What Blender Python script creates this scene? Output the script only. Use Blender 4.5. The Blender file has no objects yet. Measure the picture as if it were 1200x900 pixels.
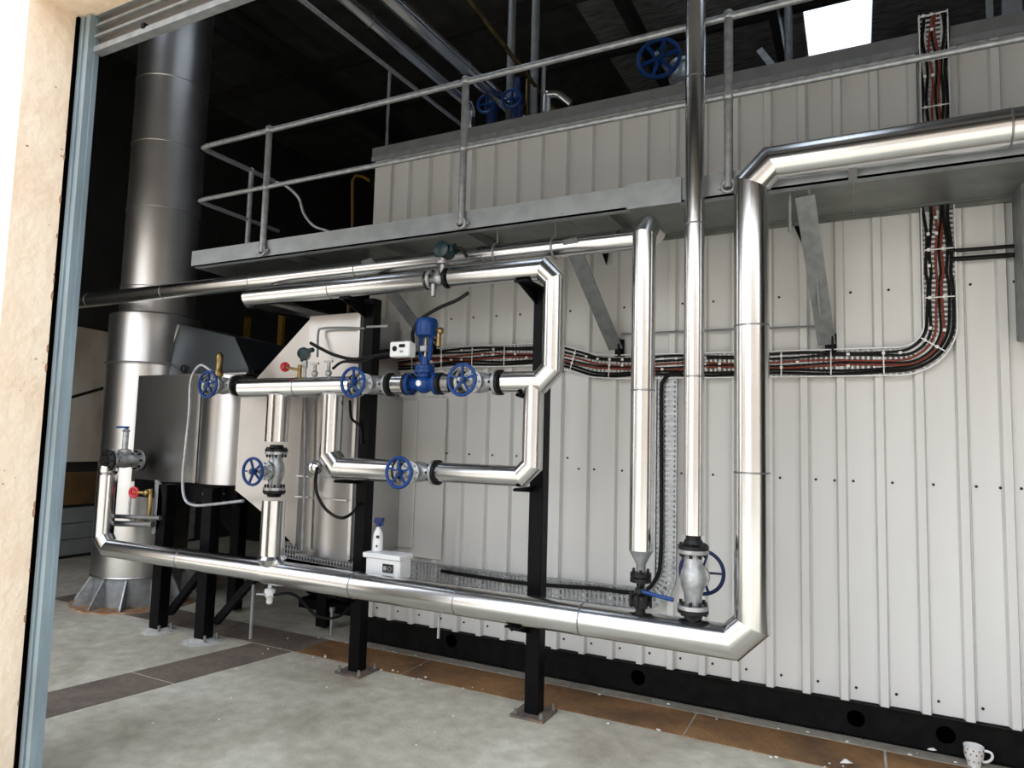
import bpy, bmesh, math, random
from mathutils import Vector, Matrix
random.seed(7)
S = bpy.context.scene
COL = S.collection
PI = math.pi

# ------------------------------------------------------------------ camera, sky, sun, exposure
FPX, CZ = 800.0, 1.5
def cam_axes(yaw, pitch, roll):
    cy, sy, cp, sp = math.cos(yaw), math.sin(yaw), math.cos(pitch), math.sin(pitch)
    f = Vector((sy*cp, cy*cp, sp)); r = Vector((cy, -sy, 0)); u = r.cross(f)
    cr, sr = math.cos(roll), math.sin(roll)
    return cr*r + sr*u, -sr*r + cr*u, f
CR, CU, CF = cam_axes(math.radians(-26.888), math.radians(4.779), math.radians(1.528))
cam_d = bpy.data.cameras.new('camera'); cam = bpy.data.objects.new('camera', cam_d); COL.objects.link(cam)
cam_d.sensor_width = 36.0; cam_d.lens = 36.0*FPX/1200.0; cam_d.clip_start = 0.05; cam_d.clip_end = 200
m = Matrix.Identity(4)
for i, v in enumerate((CR, CU, -CF)):
    for k in range(3): m[k][i] = v[k]
m[2][3] = CZ
cam.matrix_world = m
S.camera = cam

W = bpy.data.worlds.new('sky'); S.world = W; W.use_nodes = True
nt = W.node_tree; nt.nodes.clear()
wo = nt.nodes.new('ShaderNodeOutputWorld'); bg = nt.nodes.new('ShaderNodeBackground')
tc = nt.nodes.new('ShaderNodeTexCoord'); sx = nt.nodes.new('ShaderNodeSeparateXYZ'); cr = nt.nodes.new('ShaderNodeValToRGB')
cr.color_ramp.elements[0].position = 0.0; cr.color_ramp.elements[0].color = (1.0, 0.98, 0.95, 1)
cr.color_ramp.elements[1].position = 0.8; cr.color_ramp.elements[1].color = (0.74, 0.84, 1.0, 1)
nt.links.new(tc.outputs['Generated'], sx.inputs[0]); nt.links.new(sx.outputs['Z'], cr.inputs[0])
nt.links.new(cr.outputs[0], bg.inputs['Color']); bg.inputs['Strength'].default_value = 3.2
nt.links.new(bg.outputs[0], wo.inputs[0])

sun_d = bpy.data.lights.new('sun', 'SUN'); sun_d.energy = 5.5; sun_d.angle = math.radians(0.6); sun_d.color = (1.0, 0.97, 0.92)
sun = bpy.data.objects.new('sun', sun_d); COL.objects.link(sun)
sun.rotation_euler = Vector((-0.50, -0.06, -0.86)).to_track_quat('-Z', 'Y').to_euler()
sun.location = (6, 8, 14)

S.view_settings.view_transform = 'Standard'; S.view_settings.look = 'None'
S.view_settings.exposure = 0.10; S.view_settings.gamma = 1.0; S.view_settings.use_curve_mapping = False
S.cycles.max_bounces = 10; S.cycles.glossy_bounces = 6; S.cycles.diffuse_bounces = 5
S.cycles.caustics_reflective = False; S.cycles.sample_clamp_indirect = 6.0

def at(px, py, axis, val):
    """point on the world plane (axis = val) that the survey photo shows at a pixel"""
    d = CR*((px-600)/FPX) - CU*((py-450)/FPX) + CF
    o = (0, 0, CZ)
    t = (val-o[axis])/d[axis]
    return Vector((0, 0, CZ)) + d*t

# ------------------------------------------------------------------ materials
MATS = {}
def mat(name, col, rough=0.5, metal=0.0, var=0.0, vscale=8.0, bump=0.0, bscale=30.0, col2=None, stretch=None, spec=None, lo=0.35, hi=0.65, rvar=0.0, detail=4.0):
    M = bpy.data.materials.new(name); M.use_nodes = True
    n = M.node_tree.nodes; l = M.node_tree.links; b = n['Principled BSDF']
    b.inputs['Base Color'].default_value = (*col, 1); b.inputs['Roughness'].default_value = rough; b.inputs['Metallic'].default_value = metal
    if spec is not None: b.inputs['Specular IOR Level'].default_value = spec
    tcn = n.new('ShaderNodeTexCoord'); mp = n.new('ShaderNodeMapping'); l.new(tcn.outputs['Object'], mp.inputs[0])
    if stretch: mp.inputs['Scale'].default_value = stretch
    if var or col2:
        nz = n.new('ShaderNodeTexNoise'); nz.inputs['Scale'].default_value = vscale; nz.inputs['Detail'].default_value = detail
        l.new(mp.outputs[0], nz.inputs['Vector'])
        rp = n.new('ShaderNodeValToRGB'); rp.color_ramp.elements[0].position = lo; rp.color_ramp.elements[1].position = hi
        c2 = col2 if col2 else tuple(max(0, c*(1-var)) for c in col)
        rp.color_ramp.elements[0].color = (*c2, 1); rp.color_ramp.elements[1].color = (*col, 1)
        l.new(nz.outputs[0], rp.inputs[0]); l.new(rp.outputs[0], b.inputs['Base Color'])
        if rvar:
            mr = n.new('ShaderNodeMapRange'); mr.inputs[3].default_value = rough; mr.inputs[4].default_value = rough+rvar
            l.new(nz.outputs[0], mr.inputs[0]); l.new(mr.outputs[0], b.inputs['Roughness'])
    if bump:
        nb = n.new('ShaderNodeTexNoise'); nb.inputs['Scale'].default_value = bscale; nb.inputs['Detail'].default_value = 3
        l.new(mp.outputs[0], nb.inputs['Vector'])
        bp = n.new('ShaderNodeBump'); bp.inputs['Strength'].default_value = bump; bp.inputs['Distance'].default_value = 0.02
        l.new(nb.outputs[0], bp.inputs['Height']); l.new(bp.outputs[0], b.inputs['Normal'])
    MATS[name] = M
    return M
mat('jacket', (0.72, 0.72, 0.72), 0.21, 1.0, var=0.06, vscale=5, bump=0.06, bscale=4.0)
mat('stainless', (0.52, 0.515, 0.51), 0.31, 1.0, var=0.10, vscale=3, bump=0.14, bscale=2.0)
mat('stack_steel', (0.62, 0.60, 0.58), 0.37, 1.0, var=0.10, vscale=3, bump=0.05, bscale=3)
mat('dull_steel', (0.42, 0.42, 0.42), 0.42, 1.0, var=0.25, vscale=6)
mat('galvanised', (0.47, 0.49, 0.51), 0.48, 0.75, var=0.28, vscale=26, bump=0.03, bscale=60)
mat('tray_white', (0.80, 0.81, 0.81), 0.45, 0.2, var=0.1, vscale=20)
mat('seam_dark', (0.30, 0.30, 0.30), 0.45, 1.0)  # darker grey metal marking the jacket joints
mat('fascia_zinc', (0.36, 0.39, 0.405), 0.5, 0.6, var=0.16, vscale=9)
mat('galvanised_dull', (0.31, 0.325, 0.335), 0.55, 0.5, var=0.25, vscale=18)
mat('soffit_steel', (0.26, 0.27, 0.26), 0.45, 0.6, var=0.25, vscale=6)
mat('channel_zinc', (0.36, 0.46, 0.52), 0.42, 0.55, var=0.30, vscale=7, stretch=(1, 1, 0.25))
mat('cladding', (0.74, 0.74, 0.725), 0.42, 0.0, var=0.05, vscale=2.5, stretch=(1, 1, 0.3))
mat('cladding_flat', (0.70, 0.69, 0.67), 0.45, 0.0, var=0.05, vscale=2.0)
mat('curtain_brown', (0.10, 0.085, 0.075), 0.45, 0.3, var=0.2, vscale=6)
mat('flashing_grey', (0.20, 0.205, 0.21), 0.5, 0.2, var=0.15, vscale=10)
mat('black_steel', (0.004, 0.004, 0.005), 0.42, 0.0, var=0.3, vscale=9, spec=0.10)
mat('skid_black', (0.003, 0.0035, 0.004), 0.55, 0.0, col2=(0.008, 0.0075, 0.007), vscale=14, spec=0.10)
mat('hole_black', (0.001, 0.001, 0.001), 0.9, spec=0.0)  # near-black that stands for the shade inside holes and gaps
mat('blue_paint', (0.006, 0.045, 0.20), 0.32, 0.0, var=0.15, vscale=14, spec=0.3)
mat('dark_blue_paint', (0.006, 0.020, 0.11), 0.35)
mat('silver_cast', (0.50, 0.52, 0.53), 0.42, 0.7, var=0.35, vscale=22, bump=0.15, bscale=40)
mat('black_iron', (0.006, 0.006, 0.006), 0.42, spec=0.3)
mat('rubber', (0.004, 0.004, 0.004), 0.5, spec=0.25)
mat('cable_red', (0.22, 0.035, 0.018), 0.5)
mat('cable_tie', (0.85, 0.85, 0.82), 0.5)
mat('white_plastic', (0.78, 0.80, 0.80), 0.35)
mat('screen_dark', (0.01, 0.012, 0.012), 0.2)
mat('red_paint', (0.55, 0.02, 0.03), 0.35)
mat('brass', (0.36, 0.25, 0.10), 0.35, 1.0, var=0.4, vscale=18)
mat('teal_enamel', (0.003, 0.022, 0.026), 0.35)
mat('hood_steel', (0.12, 0.135, 0.145), 0.36, 0.9, var=0.15, vscale=2, bump=0.05, bscale=2)
mat('hood_pale', (0.55, 0.56, 0.55), 0.40, 0.9, var=0.1, vscale=2)
mat('yellow_paint', (0.20, 0.105, 0.010), 0.5)
mat('render_plaster', (0.90, 0.76, 0.60), 0.85, 0.0, col2=(0.84, 0.67, 0.50), vscale=5, bump=0.35, bscale=22)
mat('plaster_chip', (0.36, 0.22, 0.14), 0.9)
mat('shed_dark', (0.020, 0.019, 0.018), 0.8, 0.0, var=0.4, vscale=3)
mat('roof_foil', (0.36, 0.36, 0.35), 0.5, 0.2, var=0.6, vscale=5, bump=0.8, bscale=9, stretch=(1, 5, 1))
mat('roof_sheet', (0.055, 0.054, 0.052), 0.6, 0.0, var=0.4, vscale=5)
mat('roof_dark', (0.030, 0.029, 0.028), 0.6, 0.0, var=0.4, vscale=5)
mat('panel_pale', (0.62, 0.57, 0.50), 0.8, 0.0, col2=(0.30, 0.22, 0.14), vscale=2.2, stretch=(1, 1, 0.35), lo=0.3, hi=0.6)
mat('brown_board', (0.16, 0.085, 0.030), 0.8, 0.0, var=0.4, vscale=4)
mat('grey_board', (0.24, 0.26, 0.26), 0.6, 0.0, var=0.15, vscale=6)
mat('asphalt_yard', (0.43, 0.40, 0.35), 0.9, 0.0, var=0.2, vscale=3)
mat('yard_render', (0.44, 0.375, 0.305), 0.85, 0.0, var=0.1, vscale=2)
mat('grout', (0.50, 0.49, 0.46), 0.9, 0.0, var=0.25, vscale=20, bump=0.5, bscale=30)
mat('rust', (0.30, 0.14, 0.06), 0.85, 0.0, col2=(0.42, 0.30, 0.20), vscale=14)
mat('base_rust', (0.22, 0.15, 0.11), 0.7, 0.3, col2=(0.10, 0.09, 0.09), vscale=25)
mat('mug_white', (0.80, 0.80, 0.79), 0.2)
mat('mug_print', (0.05, 0.05, 0.06), 0.4)
mat('rubble_white', (0.75, 0.74, 0.70), 0.9)
mat('skylight_sheet', (0.9, 0.93, 0.95), 0.4)
_sk = MATS['skylight_sheet']; _n = _sk.node_tree.nodes; _l = _sk.node_tree.links; _n.clear()
_o = _n.new('ShaderNodeOutputMaterial'); _a = _n.new('ShaderNodeBsdfTranslucent'); _t = _n.new('ShaderNodeBsdfTransparent'); _mx = _n.new('ShaderNodeMixShader')
_a.inputs[0].default_value = (0.62, 0.65, 0.68, 1); _mx.inputs[0].default_value = 1.0
_l.new(_t.outputs[0], _mx.inputs[1]); _l.new(_a.outputs[0], _mx.inputs[2]); _l.new(_mx.outputs[0], _o.inputs[0])

def layered(name, stops, scales, rough, bump=0.2, bscale=40):
    """base colour from two noises multiplied: big stains and fine grain"""
    M = bpy.data.materials.new(name); M.use_nodes = True
    n = M.node_tree.nodes; l = M.node_tree.links; b = n['Principled BSDF']; b.inputs['Roughness'].default_value = rough
    t = n.new('ShaderNodeTexCoord')
    n1 = n.new('ShaderNodeTexNoise'); n1.inputs['Scale'].default_value = scales[0]; n1.inputs['Detail'].default_value = 6; n1.inputs['Distortion'].default_value = 0.6
    n2 = n.new('ShaderNodeTexNoise'); n2.inputs['Scale'].default_value = scales[1]; n2.inputs['Detail'].default_value = 5
    l.new(t.outputs['Object'], n1.inputs['Vector']); l.new(t.outputs['Object'], n2.inputs['Vector'])
    r1 = n.new('ShaderNodeValToRGB'); r1.color_ramp.elements[0].position = stops[0][0]; r1.color_ramp.elements[0].color = (*stops[0][1], 1)
    r1.color_ramp.elements[1].position = stops[-1][0]; r1.color_ramp.elements[1].color = (*stops[-1][1], 1)
    for p, c in stops[1:-1]:
        e = r1.color_ramp.elements.new(p); e.color = (*c, 1)
    r2 = n.new('ShaderNodeValToRGB'); r2.color_ramp.elements[0].position = 0.3; r2.color_ramp.elements[0].color = (0.72, 0.71, 0.70, 1)
    r2.color_ramp.elements[1].position = 0.7; r2.color_ramp.elements[1].color = (1, 1, 1, 1)
    mx = n.new('ShaderNodeMix'); mx.data_type = 'RGBA'; mx.blend_type = 'MULTIPLY'; mx.inputs[0].default_value = 1.0
    l.new(n1.outputs[0], r1.inputs[0]); l.new(n2.outputs[0], r2.inputs[0]); l.new(r1.outputs[0], mx.inputs[6]); l.new(r2.outputs[0], mx.inputs[7])
    l.new(mx.outputs[2], b.inputs['Base Color'])
    bp = n.new('ShaderNodeBump'); bp.inputs['Strength'].default_value = bump; bp.inputs['Distance'].default_value = 0.01
    nb = n.new('ShaderNodeTexNoise'); nb.inputs['Scale'].default_value = bscale; nb.inputs['Detail'].default_value = 4
    l.new(t.outputs['Object'], nb.inputs['Vector']); l.new(nb.outputs[0], bp.inputs['Height']); l.new(bp.outputs[0], b.inputs['Normal'])
    MATS[name] = M
layered('concrete', [(0.30, (0.34, 0.305, 0.225)), (0.42, (0.49, 0.452, 0.36)), (0.56, (0.60, 0.565, 0.46)), (0.70, (0.71, 0.675, 0.57))], (1.2, 11), 0.75, 0.25, 50)
layered('concrete_strip', [(0.3, (0.30, 0.27, 0.22)), (0.7, (0.42, 0.39, 0.33))], (3, 14), 0.8, 0.3, 40)
layered('plate_rust', [(0.32, (0.16, 0.085, 0.04)), (0.5, (0.26, 0.135, 0.055)), (0.7, (0.36, 0.19, 0.075))], (2.2, 18), 0.7, 0.4, 60)
layered('plate_brown', [(0.32, (0.13, 0.10, 0.08)), (0.5, (0.19, 0.15, 0.12)), (0.7, (0.24, 0.18, 0.13))], (2.5, 20), 0.75, 0.4, 60)

# ------------------------------------------------------------------ mesh helpers
class MB:
    def __init__(s): s.v = []; s.f = []; s.sm = []
    def add(s, vs, fs, smooth=False):
        o = len(s.v); s.v += [Vector(v) for v in vs]; s.f += [tuple(i+o for i in f) for f in fs]; s.sm += [smooth]*len(fs)
        return s
    def box(s, a, b):
        x0, y0, z0 = a; x1, y1, z1 = b
        vs = [(x, y, z) for z in (z0, z1) for y in (y0, y1) for x in (x0, x1)]
        return s.add(vs, [(0, 2, 3, 1), (4, 5, 7, 6), (0, 1, 5, 4), (2, 6, 7, 3), (0, 4, 6, 2), (1, 3, 7, 5)])
    def bar(s, p, q, w, h, up=(0, 0, 1)):
        """rectangular bar from p to q"""
        p, q = Vector(p), Vector(q); d = (q-p).normalized(); up = Vector(up)
        a = d.cross(up)
        if a.length < 1e-4: a = d.cross(Vector((0, 1, 0)))
        a.normalize(); b = a.cross(d).normalized(); a *= w/2; b *= h/2
        vs = [p-a-b, p+a-b, p+a+b, p-a+b, q-a-b, q+a-b, q+a+b, q-a+b]
        return s.add(vs, [(0, 1, 2, 3), (7, 6, 5, 4), (0, 4, 5, 1), (1, 5, 6, 2), (2, 6, 7, 3), (3, 7, 4, 0)])
    def prism(s, pts, vec, smooth=False):
        n = len(pts); vec = Vector(vec); pts = [Vector(p) for p in pts]
        s.add(pts+[p+vec for p in pts], [tuple(range(n-1, -1, -1)), tuple(range(n, 2*n))] + [(i, (i+1) % n, (i+1) % n+n, i+n) for i in range(n)], smooth)
        return s
    def rings(s, rings, closed=False, caps=True, smooth=True):
        n = len(rings[0]); vs = [v for r in rings for v in r]; fs = []
        k = len(rings)
        for i in range(k if closed else k-1):
            for j in range(n):
                fs.append((i*n+j, i*n+(j+1) % n, ((i+1) % k)*n+(j+1) % n, ((i+1) % k)*n+j))
        s.add(vs, fs, smooth)
        if caps and not closed:
            o = len(s.v)-len(vs)
            s.f.append(tuple(o+j for j in range(n-1, -1, -1))); s.f.append(tuple(o+(k-1)*n+j for j in range(n))); s.sm += [False, False]
        return s
    def lathe(s, prof, origin=(0, 0, 0), axis=(0, 0, 1), n=20, smooth=True, caps=True):
        """prof: list of (radius, height along axis)"""
        ax = Vector(axis).normalized(); a = ax.orthogonal().normalized(); b = ax.cross(a); o = Vector(origin)
        rs = [[o+ax*h+(a*math.cos(2*PI*j/n)+b*math.sin(2*PI*j/n))*r for j in range(n)] for r, h in prof]
        return s.rings(rs, caps=caps, smooth=smooth)
    def cyl(s, p, q, r, n=14, r2=None):
        p, q = Vector(p), Vector(q)
        return s.lathe([(r, 0), (r if r2 is None else r2, (q-p).length)], p, q-p, n)
    def ball(s, c, r, n=14, k=8, sc=(1, 1, 1)):
        rs = []
        for i in range(k+1):
            t = -PI/2+PI*i/k; rr = max(math.cos(t), 1e-3)
            rs.append([Vector(c)+Vector((r*rr*math.cos(2*PI*j/n)*sc[0], r*rr*math.sin(2*PI*j/n)*sc[1], r*math.sin(t)*sc[2])) for j in range(n)])
        return s.rings(rs)
    def torus(s, c, axis, R, r, n=28, k=8):
        ax = Vector(axis).normalized(); a = ax.orthogonal().normalized(); b = ax.cross(a); c = Vector(c)
        rs = []
        for i in range(n):
            t = 2*PI*i/n; d = a*math.cos(t)+b*math.sin(t)
            rs.append([c+d*(R+r*math.cos(2*PI*j/k))+ax*(r*math.sin(2*PI*j/k)) for j in range(k)])
        return s.rings(rs, closed=True)
    def tube(s, pts, r, n=8, smooth_path=True, sub=6):
        pts = [Vector(p) for p in pts]
        if smooth_path and len(pts) > 2:
            out = []
            P = [pts[0]*2-pts[1]]+pts+[pts[-1]*2-pts[-2]]
            for i in range(1, len(P)-2):
                for k in range(sub):
                    t = k/sub; p0, p1, p2, p3 = P[i-1:i+3]
                    out.append(0.5*((2*p1)+(p2-p0)*t+(2*p0-5*p1+4*p2-p3)*t*t+(3*p1-p0-3*p2+p3)*t*t*t))
            out.append(pts[-1]); pts = out
        rs = []; prev = None
        for i, p in enumerate(pts):
            d = (pts[min(i+1, len(pts)-1)]-pts[max(i-1, 0)]).normalized()
            a = d.orthogonal().normalized() if prev is None else (prev-d*prev.dot(d)).normalized()
            prev = a; b = d.cross(a)
            rs.append([p+(a*math.cos(2*PI*j/n)+b*math.sin(2*PI*j/n))*r for j in range(n)])
        return s.rings(rs)
    def bolts(s, c, axis, R, nb, r, h, rot=0.0, n=6):
        ax = Vector(axis).normalized(); a = ax.orthogonal().normalized(); b = ax.cross(a); c = Vector(c)
        for i in range(nb):
            t = 2*PI*i/nb+rot; p = c+(a*math.cos(t)+b*math.sin(t))*R
            s.cyl(p-ax*h/2, p+ax*h/2, r, n)
        return s

ORIG = {}
def mesh_of(name, mb, material, origin=Vector((0, 0, 0)), bevel=0.0):
    me = bpy.data.meshes.new(name)
    me.from_pydata([tuple(v-origin) for v in mb.v], [], mb.f)
    me.polygons.foreach_set('use_smooth', mb.sm)
    if any(mb.sm): me.set_sharp_from_angle(angle=math.radians(38))
    bm = bmesh.new(); bm.from_mesh(me); bmesh.ops.recalc_face_normals(bm, faces=bm.faces)
    if bevel:
        es = [e for e in bm.edges if len(e.link_faces) == 2 and e.calc_face_angle(0) > 0.6]
        bmesh.ops.bevel(bm, geom=es, offset=bevel, segments=1, affect='EDGES', clamp_overlap=True)
    bm.to_mesh(me); bm.free()
    me.materials.append(MATS[material]); me.update()
    return me
def thing(name, label, cat, loc=(0, 0, 0), group=None):
    o = bpy.data.objects.new(name, None); COL.objects.link(o); o.location = loc; o.empty_display_size = 0.05
    o['label'] = label; o['category'] = cat
    if group: o['group'] = group
    ORIG[o.name] = Vector(loc)
    return o
def part(name, mb, material, parent, bevel=0.0, label=None, kind=None):
    """a part (or sub-part) given in world coordinates"""
    og = ORIG[parent.name]
    o = bpy.data.objects.new(name, mesh_of(name, mb, material, og, bevel)); COL.objects.link(o)
    o.parent = parent; ORIG[o.name] = og
    if label: o['label'] = label
    if kind: o['kind'] = kind
    return o
def solo(name, mb, material, label, cat, group=None, bevel=0.0):
    c = Vector((0, 0, 0))
    for v in mb.v: c += v
    c /= len(mb.v); c.z = min(v.z for v in mb.v)
    o = bpy.data.objects.new(name, mesh_of(name, mb, material, c, bevel)); COL.objects.link(o); o.location = c
    o['label'] = label; o['category'] = cat
    if group: o['group'] = group
    ORIG[o.name] = c
    return o
def struct(name, mb, material, parent=None, bevel=0.0, label=None):
    o = bpy.data.objects.new(name, mesh_of(name, mb, material, Vector((0, 0, 0)), bevel)); COL.objects.link(o)
    ORIG[o.name] = Vector((0, 0, 0))
    if parent: o.parent = parent
    else: o['kind'] = 'structure'
    if label: o['label'] = label
    return o
def share(name, src, parent, off):
    o = bpy.data.objects.new(name, src.data); COL.objects.link(o); o.parent = parent; o.location = off
    return o
def copy_tree(root, loc, label, rot=None):
    r = root.copy(); COL.objects.link(r); r.location = loc; r['label'] = label
    if rot is not None: r.rotation_euler = rot
    for ch in list(root.children):
        c = ch.copy(); COL.objects.link(c); c.parent = r
        for g in list(ch.children):
            d = g.copy(); COL.objects.link(d); d.parent = c
    return r

YW = 4.18        # pan of the white cladding
YP = 3.33        # plane of the pipework axes

# ================================================================== THE SETTING
XL, XR, YB, ZR = -8.25, 6.0, 12.5, 6.2
mb = MB().box((XL, -0.2, -0.15), (XR, YB, 0.0)); floor = struct('floor', mb, 'concrete')
# steel cover plates over the service trench, with concrete margin along the skid
edges_x = [-8.2, -6.6, -5.3, -4.02]
def plate_x(x0, x1, y0, y1, mt, nm='trench_plate'):
    g = 0.006
    struct(nm, MB().box((x0+g, y0, -0.01), (x1-g, y1, 0.004)), mt, floor)
for x0, x1, mt in ((-6.4, -5.2, 'plate_brown'), (-5.2, -4.35, 'plate_brown'), (-4.35, -3.5, 'plate_brown'), (-3.5, -2.62, 'plate_rust'), (-2.62, -1.75, 'plate_rust'), (-1.75, -0.83, 'plate_rust'), (-0.83, 0.10, 'plate_rust'), (0.10, 1.0, 'plate_rust'), (1.0, 1.9, 'plate_rust')):
    plate_x(x0, x1, 3.70, 4.035, mt)
def branch(t0, t1):
    A0, A1 = Vector((-4.21, 2.05, 0)), Vector((-3.905, 3.695, 0)); B0, B1 = Vector((-3.81, 2.05, 0)), Vector((-3.53, 3.695, 0))
    p = [A0.lerp(A1, t0), B0.lerp(B1, t0), B0.lerp(B1, t1), A0.lerp(A1, t1)]
    struct('trench_plate', MB().prism([q+Vector((0, 0, -0.01)) for q in p], (0, 0, 0.013)), 'plate_brown', floor)
branch(0.0, 0.495); branch(0.503, 0.995)
for x0, x1 in ((-3.3, -1.6), (-1.59, 0.0), (0.01, 2.6)):
    struct('kerb_strip', MB().box((x0, 4.042, -0.01), (x1, YW-0.03, 0.006)), 'concrete_strip', floor)
# shed walls and roof
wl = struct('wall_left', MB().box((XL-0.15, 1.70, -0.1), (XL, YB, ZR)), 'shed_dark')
for k in range(3):
    z0 = 0.04+k*0.185
    struct('plank', MB().box((XL, 4.0, z0), (XL+0.03, 6.6, z0+0.175)), 'grey_board', wl)
struct('board', MB().box((XL, 4.0, 0.62), (XL+0.02, 6.6, 1.0)), 'brown_board', wl)
P = lambda y, z: Vector((XL, y, z))
struct('panel', MB().prism([P(3.9, 1.12), P(5.25, 1.12), P(5.25, 2.02), P(3.9, 1.02+0.5)], (0.05, 0, 0)), 'panel_pale', wl, bevel=0.006)
struct('panel', MB().prism([P(3.9, 1.56), P(5.25, 2.06), P(5.25, 2.70), P(3.9, 2.75)], (0.05, 0, 0)), 'panel_pale', wl, bevel=0.006)
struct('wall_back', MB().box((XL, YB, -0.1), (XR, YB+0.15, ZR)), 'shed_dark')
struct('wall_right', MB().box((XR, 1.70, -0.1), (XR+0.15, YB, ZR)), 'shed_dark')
# front wall: rendered masonry with the door opening
OX0, OX1, OZ, YF, YI = -3.085, 2.6, 3.335, 1.50, 1.70
wf = struct('wall_front', MB().box((-3.80, YF, -0.1), (OX0, YI+0.05, ZR)), 'render_plaster')
struct('wall_segment', MB().box((XL-0.15, YF, -0.1), (-6.6, YI+0.05, ZR)), 'render_plaster', wf)
struct('lintel', MB().box((-6.6, YF, 3.6), (-3.80, YI+0.05, ZR)), 'render_plaster', wf)
struct('wall_segment', MB().box((OX1, YF, -0.1), (XR+0.15, YI+0.05, ZR)), 'render_plaster', wf)
struct('lintel', MB().box((OX0, YF, OZ), (OX1, YI+0.05, ZR)), 'render_plaster', wf)
chips = MB()
for k in range(46):
    z = random.uniform(0.0, 3.2); r = random.uniform(0.004, 0.014); y = YI-random.uniform(0.0, 0.012)-0.002
    chips.ball((OX0+0.001, y, z), r, 6, 4, (0.25, 0.6, 1.6))
for k in range(16):
    chips.ball((OX0+0.001, random.uniform(YF+0.02, YI-0.02), random.uniform(0.3, 3.1)), random.uniform(0.002, 0.005), 6, 4, (0.3, 1.5, 0.7))
struct('plaster_chips', chips, 'plaster_chip', wf)['kind'] = 'stuff'
# opposite side of the yard
struct('ground_yard', MB().box((-60, -70, -0.2), (60, -0.2, -0.01)), 'asphalt_yard')
struct('wall_yard_1', MB().box((-0.6, -12.3, -0.1), (30, -12, 7.4)), 'yard_render')
struct('wall_yard_2', MB().box((-40, -14.3, -0.1), (-10, -14, 7.0)), 'yard_render')
# roof: corrugated sheets along y, with a skylight opening
ceil = MB()
SKX0, SKX1, SKY0, SKY1 = -0.45, 0.22, 7.30, 8.68
nR = 150
def roof_z(x, i): return ZR + (0.018 if (i % 4) in (1, 2) else 0.0)
xs = [XL+(XR-XL)*i/nR for i in range(nR+1)]
def roof_strip(mb, i0, i1, y0, y1):
    vs = []; fs = []
    for k, i in enumerate(range(i0, i1+1)):
        z = roof_z(xs[i], i); vs += [(xs[i], y0, z), (xs[i], y1, z), (xs[i], y0, z+0.01), (xs[i], y1, z+0.01)]
    for k in range(i1-i0):
        a = 4*k; fs += [(a, a+4, a+5, a+1), (a+2, a+3, a+7, a+6), (a, a+2, a+6, a+4), (a+1, a+5, a+7, a+3)]
    fs += [(0, 1, 3, 2), (4*(i1-i0), 4*(i1-i0)+2, 4*(i1-i0)+3, 4*(i1-i0)+1)]
    mb.add(vs, fs)
i0 = min(range(nR+1), key=lambda i: abs(xs[i]-SKX0)); i1 = min(range(nR+1), key=lambda i: abs(xs[i]-SKX1)); SKX0, SKX1 = xs[i0], xs[i1]
ix = lambda x: min(range(nR+1), key=lambda i: abs(xs[i]-x))
cols_ = [(ix(-5.9), ix(-5.2), [(2.2, 4.6)]), (ix(-3.5), ix(-2.8), [(2.2, 4.6)]), (i0, i1, [(2.2, 4.6), (SKY0, SKY1), (9.6, 11.4)]), (ix(2.3), ix(3.0), [(2.2, 4.6), (6.4, 9.6)])]  # last openings of the two right columns are unseen, added to brighten the lining
last = 0; wn = 2; lining = MB(); old_ceil = ceil
ix0 = ix(-2.6)
for a_, b_, ys in cols_:
    if last < ix0 < a_: roof_strip(ceil, last, ix0, 1.5, YB); last = ix0; ceil = lining
    roof_strip(ceil, last, a_, 1.5, YB); y_ = 1.5
    for y0_, y1_ in ys:
        roof_strip(ceil, a_, b_, y_, y0_); y_ = y1_
        if y0_ != SKY0:
            struct('window_%d' % wn, MB().box((xs[a_], y0_, ZR+0.004), (xs[b_], y1_, ZR+0.008)), 'skylight_sheet'); wn += 1
    roof_strip(ceil, a_, b_, y_, YB); last = b_
roof_strip(ceil, last, nR, 1.5, YB)
ceiling = struct('ceiling', old_ceil, 'roof_sheet')
struct('roof_lining', lining, 'roof_foil', ceiling)
sk = MB().box((SKX0, SKY0, ZR+0.004), (SKX1, SKY1, ZR+0.008))
o = struct('window_1', sk, 'skylight_sheet')
for y in (1.9, 4.75, 6.2, 7.3, 9.0, 10.6):
    struct('purlin', MB().box((XL, y, ZR-0.16), (XR, y+0.06, ZR-0.002)), 'roof_dark', ceiling)
for x in (-6.2, -2.1, -0.75, 3.2):
    struct('rafter', MB().box((x, 1.8, ZR-0.34), (x+0.09, YB, ZR-0.16)), 'roof_dark', ceiling)

# door guide channel and roller curtain
tr = thing('door_1', 'galvanised roller door with bluish guide channel beside the rendered pillar', 'door')
tr['kind'] = 'structure'; del tr['category']
def chan(x0, d=1):
    b = MB(); X = lambda q: x0+d*q
    def bx(q0, y0, q1, y1): b.box((min(X(q0), X(q1)), y0, 0), (max(X(q0), X(q1)), y1, 3.33))
    bx(0, 1.700, 0.026, 1.708); bx(0.026, 1.708, 0.032, 1.716); bx(0.032, 1.712, 0.046, 1.720); bx(0.046, 1.700, 0.070, 1.708)
    bx(0, 1.708, 0.006, 1.76); bx(0.066, 1.708, 0.070, 1.728); bx(0.046, 1.708, 0.050, 1.716); bx(0.064, 1.728, 0.074, 1.748)
    return b
part('guide_channel', chan(-3.066), 'channel_zinc', tr)
part('guide_channel', chan(2.60, -1), 'channel_zinc', tr)
part('dark_gap_strip', MB().box((OX0, 1.690, 0), (OX0+0.018, 1.745, 3.33)), 'hole_black', tr)  # black strip puts in the shade of the gap between pillar and channel
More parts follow.
